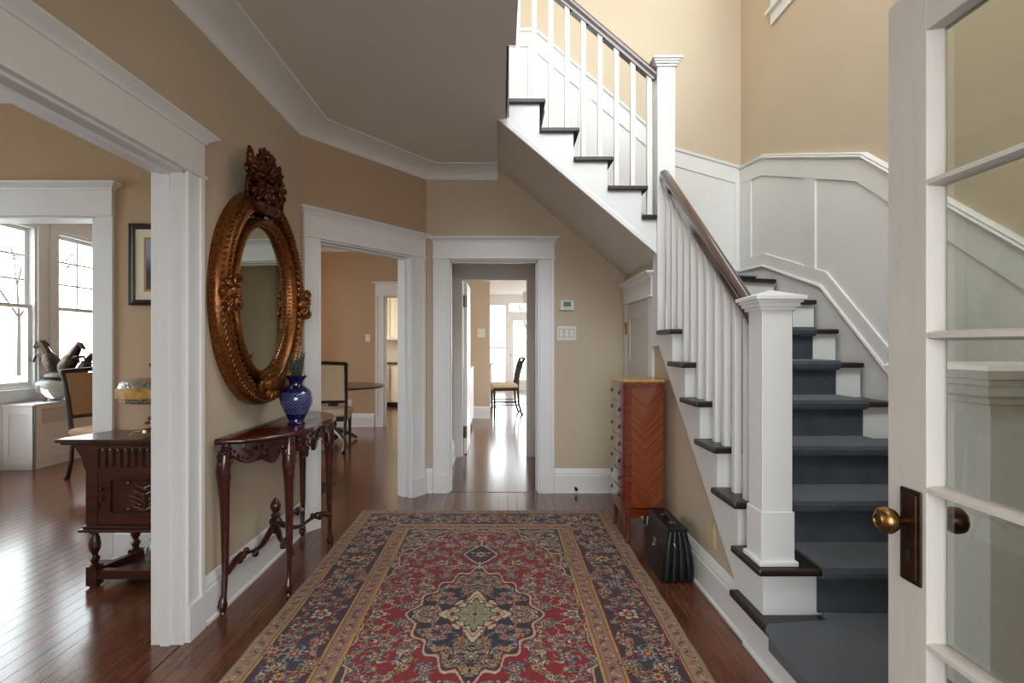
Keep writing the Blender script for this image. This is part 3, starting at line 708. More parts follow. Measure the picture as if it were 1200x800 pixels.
# mouldings painted flush: picture of window on the stairwell wall
def sash_window(name, label, Mx, w, z0, z1, rows, cols, mid, casing_w=.11, proud=.02, deep=.12, pane='glass', upper=True):
    """local x along wall 0..w, y outwards to the outside, z up; the casing sits at y<0 (room side)"""
    r = sroot(name, label, 'window')
    MB(Mx).box(-casing_w, 0, -proud, 0, z0-.0, z1).box(w, w+casing_w, -proud, 0, z0, z1).box(-casing_w-.005, w+casing_w+.005, -proud-.006, 0, z1, z1+.13).box(-casing_w-.03, w+casing_w+.03, -proud-.035, 0, z1+.13, z1+.16).build('window_casing', 'trim', r, bevel=.002)
    MB(Mx).box(-casing_w-.03, w+casing_w+.03, -proud-.03, .02, z0-.03, z0).box(-casing_w, w+casing_w, -proud, 0, z0-.12, z0-.03).build('window_sill', 'trim', r, bevel=.003)
    MB(Mx).box(0, .03, 0, deep, z0, z1).box(w-.03, w, 0, deep, z0, z1).box(.03, w-.03, 0, deep, z0, z0+.025).box(.03, w-.03, 0, deep, z1-.03, z1).build('window_frame', 'trim', r, bevel=.002)
    zm = z0+(z1-z0)*mid
    for nm, a, b, y, mun in (('lower_sash', z0+.025, zm+.02, .035, False), ('upper_sash', zm-.02, z1-.03, .072, True)):
        s_ = MB(Mx).box(.03, .075, y, y+.034, a, b).box(w-.075, w-.03, y, y+.034, a, b).box(.075, w-.075, y, y+.034, a, a+.045).box(.075, w-.075, y, y+.034, b-.04, b).build(nm, 'trim', r, bevel=.002)
        if mun:
            for i in range(1, cols): xx = .075+(w-.15)*i/cols; MB(Mx).box(xx-.010, xx+.010, y+.01, y+.026, a+.045, b-.04).build('muntin', 'trim', s_)
            for j in range(1, rows): zz = a+.045+(b-a-.085)*j/rows; MB(Mx).box(.075, w-.075, y+.01, y+.026, zz-.010, zz+.010).build('muntin', 'trim', s_)
        MB(Mx).box(.075, w-.075, y+.015, y+.019, a+.045, b-.04).build('pane', pane, s_)
    return r
def frameM(o, x, y):
    x = Vector(x); y = Vector(y); z = Vector((0, 0, 1))
    return Matrix(((x.x, y.x, 0, o[0]), (x.y, y.y, 0, o[1]), (x.z, y.z, 1, 0), (0, 0, 0, 1)))
sash_window('window_1', 'tall white sash window in the bay, nearer one', frameM((-5.20, 4.25), (0, 1, 0), (-1, 0, 0)), 1.87, .834, 2.64, 3, 4, .50)
sash_window('window_2', 'tall white sash window in the bay, behind the bronze sculpture', frameM((-5.20, 6.40), (0, 1, 0), (-1, 0, 0)), 1.15, .834, 2.64, 3, 3, .50)
sash_window('window_3', 'high white stairwell window whose lower corner shows', frameM((2.13, 4.17), (0, -1, 0), (1, 0, 0)), 2.42, 3.93, 5.42, 1, 1, .5, deep=.1)
sash_window('window_4', 'study side window', frameM((-4.80, .9), (0, 1, 0), (-1, 0, 0)), 1.9, .8, 2.5, 3, 4, .5, deep=.1)
# garden doors far away
gd = sroot('door_2', 'white glazed garden door with bright daylight beyond', 'door')
MB().box(.25, .36, 15.80, 15.86, .03, 2.15).box(1.14, 1.25, 15.80, 15.86, .03, 2.15).box(.36, 1.14, 15.80, 15.86, .03, .30).box(.36, 1.14, 15.80, 15.86, 2.0, 2.15).build('door_leaf', 'trim', gd, bevel=.003)
for i in range(1, 3): MB().box(.36+.78*i/3-.008, .36+.78*i/3+.008, 15.82, 15.85, .3, 2.0).build('muntin', 'trim', gd)
for i in range(1, 5): MB().box(.36, 1.14, 15.82, 15.85, .3+.34*i-.008, .3+.34*i+.008).build('muntin', 'trim', gd)
MB().box(.36, 1.14, 15.835, 15.84, .3, 2.0).build('pane', 'glass', gd)
MB().box(.27, .30, 15.74, 15.80, 1.0, 1.03).build('door_handle', 'brass', gd)
gw = sroot('window_5', 'narrow white sidelight left of the garden door', 'window')
MB().box(-.35, -.31, 15.80, 15.86, .1, 2.45).box(.12, .16, 15.80, 15.86, .1, 2.45).box(-.31, .12, 15.80, 15.86, 1.2, 1.25).box(-.31, .12, 15.8, 15.86, .1, .2).build('window_frame', 'trim', gw)
MB().box(-.31, .12, 15.835, 15.84, .2, 2.45).build('pane', 'glass', gw)

# ================================================================== FRENCH DOOR at right
DX = .90; DT = .045; Y1 = 1.27; Y0 = .47
fd = sroot('door_3', 'white glazed French door standing open at right, brass knob on dark plate', 'door')
sy = .115
MB().box(DX, DX+DT, Y1-sy, Y1, .01, 2.09).build('stile', 'doorpaint', fd, bevel=.002)
MB().box(DX, DX+DT, Y0, Y0+sy, .01, 2.09).build('stile', 'doorpaint', fd, bevel=.002)
MB().box(DX, DX+DT, Y0+sy, Y1-sy, 1.975, 2.09).build('rail', 'doorpaint', fd, bevel=.002)
MB().box(DX, DX+DT, Y0+sy, Y1-sy, .01, .33).build('rail', 'doorpaint', fd, bevel=.002)
ga, gb = Y0+sy, Y1-sy; gm = (ga+gb)/2
def muntin(p0, p1, ax):
    # ovolo muntin, thin at the faces and full at the middle
    r = .011
    pr = [(-.0225, -.005), (-.0225, .005), (-.012, .009), (.008, r), (.012, .009), (.0225, .005), (.0225, -.005), (.012, -.009), (.008, -r), (-.012, -.009)]
    return MB().sweep([p0, p1], (1, 0, 0), pr)
zs = [.33, .672, 1.003, 1.330, 1.654, 1.975]
for z in zs[1:-1]: muntin((DX+DT/2, ga, z), (DX+DT/2, gb, z), 1).build('muntin', 'doorpaint', fd, smooth=True)
for a, b in zip(zs, zs[1:]):
    muntin((DX+DT/2, gm, a), (DX+DT/2, gm, b), 2).build('muntin', 'doorpaint', fd, smooth=True)
    for y0, y1 in ((ga, gm), (gm, gb)):
        MB().box(DX+.030, DX+.034, y0, y1, a, b).build('pane', 'doorglass', fd)
# sloped sticking round the glass
for yy, s_ in ((gb, -1), (ga, 1)):
    MB().prism([(DX+.003, yy), (DX+.033, yy+s_*.010), (DX+.033, yy)], 2, .33, 1.975).build('glazing_bead', 'doorpaint', fd)
kn = MB().box(DX-.006, DX, Y1-.105, Y1-.045, .79, .995).box(DX-.010, DX-.004, Y1-.097, Y1-.053, .80, .985).build('lock_plate', 'brassd', fd, bevel=.003)
def knob(sg, x0):
    Mk = Matrix.Translation((x0, Y1-.070, .925)) @ Matrix.Rotation(sg*PI/2, 4, 'Y')
    return MB(Mk).lathe([(.0, 0), (.011, 0), (.010, .018), (.013, .026), (.024, .032), (.0295, .044), (.028, .056), (.020, .064), (.014, .067), (.012, .064), (0, .065)], seg=24)
knob(-1, DX-.006).build('knob', 'brass', kn, smooth=True)
kn2 = MB().box(DX+DT, DX+DT+.006, Y1-.105, Y1-.045, .79, .995).build('lock_plate', 'brassd', fd, bevel=.003)
knob(1, DX+DT+.006).build('knob', 'brassd', kn2, smooth=True)
for z in (.84,): MB().box(DX-.012, DX-.009, Y1-.079, Y1-.071, z, z+.022).build('keyhole', 'dark', kn)

# inner passage door leaf standing open
d4 = sroot('door_4', 'white door leaf standing open beyond the passage, brass hinges', 'door')
MB().box(-.440, -.405, 6.53, 7.25, .01, 2.06).build('door_leaf', 'trim', d4, bevel=.002)
for z in (.20, 1.76): MB().box(-.450, -.405, 6.522, 6.53, z, z+.14).tube([(-.435, 6.515, z), (-.435, 6.515, z+.14)], .014).build('hinge', 'brass', d4)

# ================================================================== RUG
RCX, RCY, RW, RL = -.125, 2.64, .965, 1.66
def weave():
    rs = np.random.RandomState(11)
    st_ = .0025
    nu, nv = int(RW/st_)+1, int(RL/st_)+1
    U, V = np.meshgrid((np.arange(nu)+.5)*st_, (np.arange(nv)+.5)*st_)
    img = np.zeros((nv, nu, 3))
    c = lambda r, g, b: np.array(lin(r, g, b)[:3])
    RED, NAVY, CREAM, GOLD, TAN, SAL, BLUE, GREEN, BRN, PURP = c(136, 8, 26), c(38, 32, 52), c(196, 176, 146), c(184, 140, 72), c(160, 128, 92), c(176, 98, 74), c(112, 124, 134), c(136, 138, 104), c(84, 44, 34), c(62, 40, 56)
    E = np.minimum(RW-U, RL-V)
    img[:] = TAN*.8
    img[E > .010] = c(154, 124, 96)
    img[(E > .084) & (E < .090)] = NAVY
    img[(E >= .090) & (E < .098)] = GOLD
    img[(E >= .098) & (E < .103)] = RED
    img[(E >= .103) & (E < .335)] = PURP*.85
    img[(E >= .335) & (E < .341)] = RED*.8
    img[(E >= .341) & (E < .352)] = GOLD
    img[(E >= .352) & (E < .355)] = BRN
    img[(E >= .355) & (E < .425)] = c(150, 112, 90)
    img[(E >= .425) & (E < .428)] = BRN
    img[(E >= .428) & (E < .440)] = GOLD
    img[(E >= .440) & (E < .445)] = NAVY
    FW, FL = RW-.445, RL-.445
    field = E >= .445
    ang = np.arctan2(V/FL, U/FW)
    # red ground bounded by a scalloped oval
    q = (U/(FW*1.02))**2.6+(V/(FL*.99))**2.4
    lob = 1+.10*np.cos(ang*22)+.05*np.cos(ang*44)
    sp = field & (q > lob)
    img[field] = RED
    img[sp] = c(58, 48, 58)
    edge = field & (np.abs(q-lob) < .020)
    m = (U/.315)**1.35+(V/.535)**1.35
    lm = 1+.075*np.cos(np.arctan2(V/.535, U/.315)*16)
    img[m < lm] = NAVY
    medl = np.abs(m-lm) < .026
    # pendant
    pd = (np.abs(U)/.10)**1.2+(np.abs(V-.75)/.15)**1.2
    # small helpers
    def disc(x, y, r, col, mask=None):
        j0, j1 = int(max(0, (y-r)/st_)), int(min(nv, (y+r)/st_+2)); i0, i1 = int(max(0, (x-r)/st_)), int(min(nu, (x+r)/st_+2))
        if j1 <= j0 or i1 <= i0: return
        s = (U[j0:j1, i0:i1]-x)**2+(V[j0:j1, i0:i1]-y)**2 < r*r
        img[j0:j1, i0:i1][s] = col
    def line(pts, r, col):
        for (x0, y0), (x1, y1) in zip(pts, pts[1:]):
            L = math.hypot(x1-x0, y1-y0); n = max(1, int(L/(st_*.8)))
            for i in range(n): disc(x0+(x1-x0)*i/n, y0+(y1-y0)*i/n, r, col)
    def flower(x, y, R, n, cols, sq=1.0, ph=0.0):
        r_ = R*1.25; j0, j1 = int(max(0, (y-r_)/st_)), int(min(nv, (y+r_)/st_+2)); i0, i1 = int(max(0, (x-r_)/st_)), int(min(nu, (x+r_)/st_+2))
        if j1 <= j0 or i1 <= i0: return
        dx, dy = U[j0:j1, i0:i1]-x, (V[j0:j1, i0:i1]-y)/sq
        rr = np.hypot(dx, dy)/R; th = np.arctan2(dy, dx)+ph; pet = .82+.2*np.cos(n*th)
        A = img[j0:j1, i0:i1]
        for k_, f in enumerate((1.0, .86, .55, .40, .22)):
            A[rr < pet*f if k_ < 3 else rr < f] = cols[k_ % len(cols)]
        if R > .02: A[(rr < pet*.84) & (rr > .5) & (np.cos(n*th) < -.6)] = cols[0]
    def leaf(x, y, L, a, col, out=None):
        ca, sa = math.cos(a), math.sin(a)
        j0, j1 = int(max(0, (y-L)/st_)), int(min(nv, (y+L)/st_+2)); i0, i1 = int(max(0, (x-L)/st_)), int(min(nu, (x+L)/st_+2))
        if j1 <= j0 or i1 <= i0: return
        dx, dy = U[j0:j1, i0:i1]-x, V[j0:j1, i0:i1]-y; p, s = dx*ca+dy*sa, -dx*sa+dy*ca; s = s-2.2*p*p/L*.5
        A = img[j0:j1, i0:i1]; w = L*.30*(1-np.clip(np.abs(p)/L, 0, 1)**1.5)
        if out is not None: A[(np.abs(p) < L) & (np.abs(s) < w+.003)] = out
        A[(np.abs(p) < L*.9) & (np.abs(s) < w)] = col
    pals = [[NAVY, GOLD, CREAM, SAL, BRN], [NAVY, CREAM, SAL, NAVY, GOLD], [BRN, BLUE, CREAM, RED, GOLD], [NAVY, SAL, CREAM, BLUE, RED], [NAVY, GREEN, GOLD, BRN, CREAM], [BRN, CREAM, BLUE, NAVY, CREAM]]
    def fill(test, n, rmin, rmax, gap, pl_, vines, leafcols, seedpts=()):
        pts = [(x, y, r) for x, y, r in seedpts]; tries = 0
        while len(pts) < n and tries < n*60:
            tries += 1
            x, y = rs.rand()*RW, rs.rand()*RL; r = rmin+(rmax-rmin)*rs.rand()**1.5
            j, i = min(nv-1, int(y/st_)), min(nu-1, int(x/st_))
            if not test[j, i]: continue
            if any((x-a)**2+(y-b)**2 < (r+d+gap)**2 for a, b, d in pts): continue
            pts.append((x, y, r))
        P = pts
        for a, (x, y, r) in enumerate(P):          # vines to the two nearest neighbours
            ds = sorted((math.hypot(x-b[0], y-b[1]), j) for j, b in enumerate(P) if j != a)[:3]
            for d, j in ds:
                if d > .22: continue
                bx, by = P[j][0], P[j][1]; mx_, my = (x+bx)/2+(by-y)*.35, (y+by)/2-(bx-x)*.35
                cur = [((1-t)**2*x+2*t*(1-t)*mx_+t*t*bx, (1-t)**2*y+2*t*(1-t)*my+t*t*by) for t in [q_/7 for q_ in range(8)]]
                line(cur, .0022, vines[rs.randint(len(vines))])
                for t in (2, 5):
                    leaf(cur[t][0]+.006, cur[t][1]-.004, .012+.012*rs.rand(), rs.rand()*6.28, leafcols[rs.randint(len(leafcols))], NAVY)
        for x, y, r in P:
            if r > .030:
                for q_ in range(6): leaf(x+math.cos(q_*1.047)*r*1.1, y+math.sin(q_*1.047)*r*1.1, r*.55, q_*1.047+.7, leafcols[rs.randint(len(leafcols))], NAVY)
            flower(x, y, r, rs.randint(5, 9), pl_[rs.randint(len(pl_))], 1.0, rs.rand()*6)
    mb_in = (E > .118) & (E < .320)
    fill(mb_in, 110, .012, .050, .010, pals, [SAL, CREAM, GOLD, TAN], [SAL, CREAM, BLUE, GOLD, RED],
         [(RW-.22, .0, .06), (RW-.22, .34, .05), (RW-.22, .68, .06), (RW-.22, 1.02, .05), (RW-.22, 1.36, .05), (.0, RL-.22, .06), (.34, RL-.22, .055), (.66, RL-.22, .05)])
    redf = field & (q < lob-.08) & (m > lm+.1) & (pd > 1.15)
    fill(redf, 105, .012, .042, .018, [pals[0], pals[1], pals[4], pals[5], pals[2]], [SAL, CREAM, TAN, RED*.4], [SAL, CREAM, BLUE, GREEN],
         [(.47, .0, .05), (.0, 1.02, .045), (.22, .62, .045), (.40, .36, .045), (.20, .90, .04)])
    fill(sp & (q > lob+.08) & (E > .46), 130, .009, .030, .003, [pals[1], pals[5], pals[3], [BRN, CREAM, TAN, BLUE, CREAM]], [CREAM, TAN, BLUE], [CREAM, TAN, BLUE, GOLD])
    img[edge] = c(186, 156, 118)
    fill((m < lm-.11) & ((U/.165)**1.2+(V/.23)**1.2 > 1.12), 60, .009, .026, .006, [pals[0], pals[1], pals[3], pals[4]], [GOLD, CREAM, TAN, BLUE], [GOLD, CREAM, BLUE, SAL],
         [(.0, .36, .036), (.225, .0, .03), (.14, .21, .03)])
    img[medl] = CREAM*.95
    img[np.abs(m-lm+.060) < .018] = RED*.5
    # pendant
    img[pd < 1] = NAVY; img[np.abs(pd-1) < .07] = CREAM*.95
    flower(0, .75, .040, 8, pals[0], 1.3); leaf(.05, .77, .022, .5, CREAM); leaf(.04, .72, .022, -.5, SAL)
    line([(0, .53), (0, .63)], .005, CREAM); line([(0, .91), (0, .98)], .004, CREAM)
    # inner star
    an_ = np.arctan2(V/.245, U/.18)
    s_ = (U/.165)**1.05+(V/.235)**1.05; ls = 1+.08*np.cos(an_*8)
    img[s_ < ls*1.06] = NAVY; img[s_ < ls] = c(200, 182, 150)
    s3 = np.abs(s_-ls*.80) < .03; img[s3] = SAL*.8
    for a_ in range(0, 4):
        t = a_/3*PI/2; leaf(.115*math.cos(t), .16*math.sin(t), .026, t+1.2, RED*.9, NAVY); leaf(.135*math.cos(t+.2), .185*math.sin(t+.2), .014, t, SAL, BRN)
    g_ = (U/.095)**1.1+(V/.14)**1.1; lg = 1+.12*np.cos(np.arctan2(V/.125, U/.085)*12)
    img[g_ < lg*1.12] = NAVY; img[g_ < lg] = c(142, 138, 104)
    flower(0, 0, .03, 8, [BRN, CREAM, RED, NAVY, RED], 1.3); line([(.02, .0), (.07, 0)], .0035, RED*.7); line([(0, .03), (0, .095)], .0035, RED*.7)
    flower(.045, .045, .012, 5, pals[1]); 
    # guard borders: running small flowers
    for lo_, hi_, step in ((.010, .084, .036), (.355, .425, .034)):
        mid = (lo_+hi_)/2; t = .0; a_ = 0
        while t < RL:
            for (x, y, ok) in ((RW-mid, t, t < RL-lo_), (t, RL-mid, t < RW-lo_)):
                if ok:
                    flower(x, y, .018 if a_ % 2 else .014, 6, [[NAVY, CREAM, RED, GOLD], [BRN, SAL, BLUE, NAVY]][a_ % 2])
            # little vine
            for (f, lim) in ((lambda s: (RW-mid+.018*math.sin(s/step*PI), s), RL-mid), (lambda s: (s, RL-mid+.018*math.sin(s/step*PI)), RW-mid)):
                if t < lim: line([f(t+step*z_/6) for z_ in range(7)], .0032, [NAVY, BRN, SAL][a_ % 3])
                if t < lim:
                    x, y = f(t+step*.5); leaf(x, y, .012, rs.rand()*6, [BLUE, SAL, CREAM, RED][a_ % 4])
            t += step; a_ += 1
    # worn wool: gentle dye variation
    no = rs.rand(nv//6+2, nu//6+2); no = np.kron(no, np.ones((6, 6)))[:nv, :nu]
    img *= (.76+.24*no)[..., None]
    return img, st_
img, st_ = weave()
xs = np.arange(-RW, RW+1e-6, .0036)
ys = np.concatenate([np.arange(-RL, -.72, .012), np.arange(-.72, .5, .0036), np.arange(.5, RL+1e-6, .0055)])
nx, ny = len(xs), len(ys)
XX, YY = np.meshgrid(xs, ys)
rg = np.random.RandomState(3)
wob = np.interp(YY, np.linspace(-RL, RL, 24), rg.uniform(-.006, .006, 24))*(np.abs(XX)/RW)**3
wob2 = np.interp(XX, np.linspace(-RW, RW, 14), rg.uniform(-.006, .006, 14))*(np.abs(YY)/RL)**6
ZZ = np.full_like(XX, .009)
edge_ = np.minimum(RW-np.abs(XX), RL-np.abs(YY)); ZZ = .0015+.0085*np.clip(edge_/.012, 0, 1)
co = np.stack([XX+RCX+wob, YY+RCY+wob2, ZZ], -1).reshape(-1, 3)
j, i = np.meshgrid(np.arange(ny-1), np.arange(nx-1), indexing='ij')
a = (j*nx+i).ravel(); fc = np.stack([a, a+1, a+nx+1, a+nx], -1)
me = bpy.data.meshes.new('persian_rug')
me.vertices.add(len(co)); me.vertices.foreach_set('co', co.ravel())
me.loops.add(fc.size); me.loops.foreach_set('vertex_index', fc.ravel())
me.polygons.add(len(fc)); me.polygons.foreach_set('loop_start', np.arange(len(fc))*4); me.polygons.foreach_set('loop_total', np.full(len(fc), 4))
me.update(calc_edges=True)
ca = me.color_attributes.new('weave', 'FLOAT_COLOR', 'POINT')
ui = np.clip((np.abs(XX)/st_).astype(int), 0, img.shape[1]-1); vi = np.clip((np.abs(YY)/st_).astype(int), 0, img.shape[0]-1)
colr = np.ones((nx*ny, 4)); colr[:, :3] = np.clip(img[vi, ui].reshape(-1, 3), 0, 1)
ca.data.foreach_set('color', colr.ravel())
me.materials.append(M['rug'])
rug = bpy.data.objects.new('persian_rug', me); C.objects.link(rug)
tag(rug, 'large red Persian rug with navy medallion and floral border on the hall floor', 'rug')
# fringe-like bound ends
MB().box(RCX-RW, RCX+RW, RCY+RL-.002, RCY+RL+.012, .0, .004).build('end_binding', M['tanup'], rug) 

# ================================================================== CONSOLE TABLE
TY, TZ = 3.20, .858
ct = thing('console_table', 'dark red mahogany console table with carved apron against the left wall', 'table', (-1.2, TY, 0))
def serp(t):        # outline of the front edge: t -1..1 along Y, returns x
    a = abs(t)
    base = -1.375+.34*(1-a**3.2)**.62
    return base-.018*math.cos(a*PI*2.6)*(1-a)
def outline(ins, n=48):
    pts = [(-1.374+0, TY-.585+ins)]
    for i in range(n+1):
        t = -1+2*i/n
        pts.append((max(-1.374, serp(t)-ins), TY+t*(.585-ins)))
    pts.append((-1.374, TY+.585-ins)); return pts
tt = MB()
prof = [(.012, TZ-.030), (.003, TZ-.024), (0, TZ-.016), (.002, TZ-.008), (.010, TZ)]
R_ = [[(x, y, z) for x, y in outline(i_)] for i_, z in prof]
tt.rings(R_).build('tabletop', 'mahog', ct, smooth=True)
ap = MB(); n = 96; pr = []
def low(t):         # scalloped lower edge of the apron
    a = abs(t); return TZ-.115-.030*math.cos(a*PI*5)-.02*math.cos(a*PI*11)
outer = []; 
for i in range(n+1):
    t = -1+2*i/n; x = max(-1.372, serp(t)-.035); y = TY+t*.545
    outer.append((x, y, low(t)))
for (x0, y0, z0), (x1, y1, z1) in zip(outer, outer[1:]):
    ap.add([(x0, y0, z0), (x1, y1, z1), (x1, y1, TZ-.03), (x0, y0, TZ-.03), (x0-.02, y0, z0), (x1-.02, y1, z1), (x1-.02, y1, TZ-.03), (x0-.02, y0, TZ-.03)], [(0, 1, 2, 3), (7, 6, 5, 4), (0, 4, 5, 1), (3, 2, 6, 7)])
apo = ap.build('apron', 'mahog_d', ct)
rr = random.Random(4); carv = MB()
for i in range(150):          # carved leaf scrolls standing proud on the apron
    t = rr.uniform(-.96, .96); x = max(-1.37, serp(t)-.035); y = TY+t*.545; zz = rr.uniform(low(t)+.006, TZ-.055)
    R3 = Matrix.Rotation(rr.uniform(-.6, .6), 3, 'Z') @ Matrix.Rotation(rr.uniform(0, 6.28), 3, 'X')
    carv.ell((x+.003, y, zz), (.007, .020*rr.uniform(.6, 1.2), .007), R3, 6, 4)
carv.build('apron_carving', 'mahog_d', apo, smooth=True, stuff=True)
for i, (lx, ly, fx, fy) in enumerate(((-1.345, 2.685, -1.352, 2.675), (-1.115, 2.89, -1.115, 2.875), (-1.115, 3.53, -1.115, 3.555), (-1.345, 3.715, -1.352, 3.725))):
    mb = MB(); ox, oy = fx-lx, fy-ly; L = max(math.hypot(ox, oy), .001); ox, oy = ox/L, oy/L
    P, Rr = [], []
    for zz, off, r in ((TZ-.03, .0, .024), (TZ-.10, .012, .033), (TZ-.17, .018, .034), (TZ-.26, .012, .026), (TZ-.40, .006, .021), (TZ-.60, .002, .0175), (.14, .004, .014), (.09, .006, .0135), (.06, .012, .019), (.04, .014, .025), (.022, .012, .020), (.010, .010, .014), (0, .010, .017)):
        P.append((lx+(fx-lx)*(1-zz/TZ)+ox*off, ly+(fy-ly)*(1-zz/TZ)+oy*off, zz)); Rr.append(r)
    mb.tube(P, Rr, 12)
    lg = mb.build('leg', 'mahog', ct, smooth=True)
    kc = MB()
    for q_ in range(34):
        zz = TZ-.05-rr.random()**1.3*.24; a_ = rr.uniform(0, 6.28); r = .030-.03*max(0, (TZ-.15-zz))/.3
        R3 = Matrix.Rotation(a_, 3, 'Z') @ Matrix.Rotation(rr.uniform(-.5, .5), 3, 'X')
        kc.ell((lx+ox*.014+math.cos(a_)*r, ly+oy*.014+math.sin(a_)*r, zz), (.007, .006, .018), R3, 6, 4)
    kc.build('knee_carving', 'mahog_d', lg, smooth=True, stuff=True)
CC = Vector((-1.295, 3.14, .285))
def scroll(a, b, n=22):
    a, b = Vector(a), Vector(b); out = []
    for i in range(n+1):
        t = i/n; p_ = a.lerp(b, t); p_.z = a.z+(b.z-a.z)*(t**1.5)+.035*math.sin(t*PI*2.2)*(1-t*.3); out.append(p_)
    return out
for a_ in ((-1.348, 2.69, .185), (-1.10, 2.885, .20), (-1.10, 3.54, .20), (-1.348, 3.715, .185)):
    P = scroll(a_, CC); mb = MB().tube(P, [.013+.004*math.sin(i/22*PI*3) for i in range(23)], 8)
    for t in (5, 12): mb.ell(P[t]-Vector((0, 0, .018)), (.019, .021, .019)); 
    mb.ell(P[8]+Vector((0, 0, .012)), (.016, .018, .016)); mb.ell(P[6]-Vector((0, 0, .004)), (.024, .024, .022))
    mb.build('stretcher', 'mahog_d', ct, smooth=True)
MB().lathe([(0, -.06), (.016, -.055), (.024, -.035), (.018, -.02), (.034, 0), (.036, .02), (.022, .035), (.028, .05), (.016, .062), (.024, .075), (.030, .095), (.027, .115), (.014, .135), (.003, .148)], CC, 16).build('finial', 'mahog_d', ct, smooth=True)

# vase with sprigs
VX, VY = -1.172, 3.13
vs = thing('vase', 'cobalt blue cut glass vase on the mahogany console table', 'vase', (VX, VY, TZ), rz=0)
MB().lathe([(a_*1.13, b_*1.2) for a_, b_ in [(0, 0), (.042, 0), (.046, .006), (.040, .016), (.042, .030), (.062, .065), (.078, .100), (.081, .125), (.074, .150), (.052, .172), (.034, .183), (.031, .193), (.036, .208), (.051, .224), (.053, .230), (.048, .232), (.032, .210), (.028, .195), (0, .190)]], (0, 0, 0), 32).build('vessel', 'cobalt', vs, smooth=True)
hb = thing('herb_bunch', 'grey green rosemary sprigs standing in the blue vase', 'plant', (VX, VY, TZ+.25))
for s_ in range(7):
    a_ = s_*.9; dx, dy = math.cos(a_)*.028, math.sin(a_)*.028; h_ = [.17, .15, .12, .16, .13, .10, .14][s_]
    P = [Vector((VX+dx*(.5+.9*t), VY+dy*(.5+.9*t), TZ+.235+h_*t)) for t in (0, .25, .5, .75, 1)]
    mb = MB().tube(P, [.003, .003, .0025, .002, .001], 6)
    for q_ in range(44):
        t = .15+.85*q_/44; p_ = P[0].lerp(P[-1], t); b_ = q_*2.4
        R3 = Matrix.Rotation(b_, 3, 'Z') @ Matrix.Rotation(.7, 3, 'Y')
        mb.ell(p_+Vector((math.cos(b_)*.009, math.sin(b_)*.009, .006)), (.0022, .0016, .012), R3, 5, 3)
    mb.build('sprig', 'green', hb)

# ================================================================== GILT MIRROR
MC = Vector((-1.352, 3.06, 1.565)); th_ = math.radians(4)
uu = Vector((math.sin(th_), math.cos(th_), 0)); dd = Vector((math.cos(th_), -math.sin(th_), 0)); ww = Vector((0, 0, 1))
MM = Matrix(((uu.x, ww.x, dd.x, MC.x), (uu.y, ww.y, dd.y, MC.y), (uu.z, ww.z, dd.z, MC.z), (0, 0, 0, 1)))
mi = thing('wall_mirror', 'large oval mirror in carved gilt frame with leafy crest on the left wall', 'mirror', tuple(MC))
def ering(a, b, prof, n=96):
    mb = MB(MM); R = []
    for i in range(n):
        t = 2*PI*i/n; c_, s2 = math.cos(t), math.sin(t); nx_, ny_ = c_/a, s2/b; L = math.hypot(nx_, ny_); nx_, ny_ = nx_/L, ny_/L
        R.append([(a*c_+nx_*p0, b*s2+ny_*p0, p1) for p0, p1 in prof])
    return mb.rings(R, closed=True)
OA, OB, IA, IB = .432, .555, .312, .418
fr = ering(OA, OB, [(-.046, .012), (-.046, .038), (-.040, .060), (-.028, .070), (-.012, .062), (-.004, .062), (.012, .048), (.026, .034), (.032, .020), (.032, -.02), (-.046, -.02)]).build('outer_frame', 'gilt', mi, smooth=True)
inn = ering(IA, IB, [(-.014, .014), (-.010, .034), (.004, .058), (.016, .066), (.024, .060), (.030, .04), (.034, .014), (.02, .0)]).build('inner_frame', 'gilt', mi, smooth=True)
def edisc(a, b, d, n=64):
    return MB(MM).add([(0, 0, d)]+[(a*math.cos(2*PI*i/n), b*math.sin(2*PI*i/n), d) for i in range(n)], [(0, i+1, (i+1) % n+1) for i in range(n)])
edisc(OA, OB, -.0).build('backing', 'dark', mi)
edisc(IA, IB, .016).build('mirror_glass', 'mirror', mi, label='clear oval mirror glass')
ering((OA+IA)/2, (OB+IB)/2, [(-.06, .018), (.05, .028), (.05, .02), (-.06, .010)]).build('border_glass', 'mirror', mi, label='curved mirror strips round the centre')
def epts(a, b, n):
    for i in range(n): yield 2*PI*i/n, a*math.cos(2*PI*i/n), b*math.sin(2*PI*i/n)
bd = MB(MM)
for t, x, y in epts(OA-.016, OB-.016, 150): bd.ell((x, y, .068), (.0065, .0065, .0065), None, 6, 4)
bd.build('bead_row', 'gilt', fr, smooth=True, stuff=True)
bd = MB(MM)
for t, x, y in epts(IA-.012, IB-.012, 110): bd.ell((x, y, .034), (.006, .006, .008), None, 6, 4)
bd.build('bead_row', 'gilt', inn, smooth=True, stuff=True)
lv = MB(MM)
for t, x, y in epts(OA-.042, OB-.042, 84):
    R3 = Matrix.Rotation(t+PI/2+.7, 3, 'Z'); lv.ell((x, y, .055), (.024, .008, .012), R3, 7, 4)
for t, x, y in epts(OA+.010, OB+.010, 110):
    R3 = Matrix.Rotation(t+PI/2-.8, 3, 'Z'); lv.ell((x, y, .050), (.016, .007, .008), R3, 6, 4)
lv.build('leaf_banding', 'gilt', fr, smooth=True, stuff=True)
rm = random.Random(12)
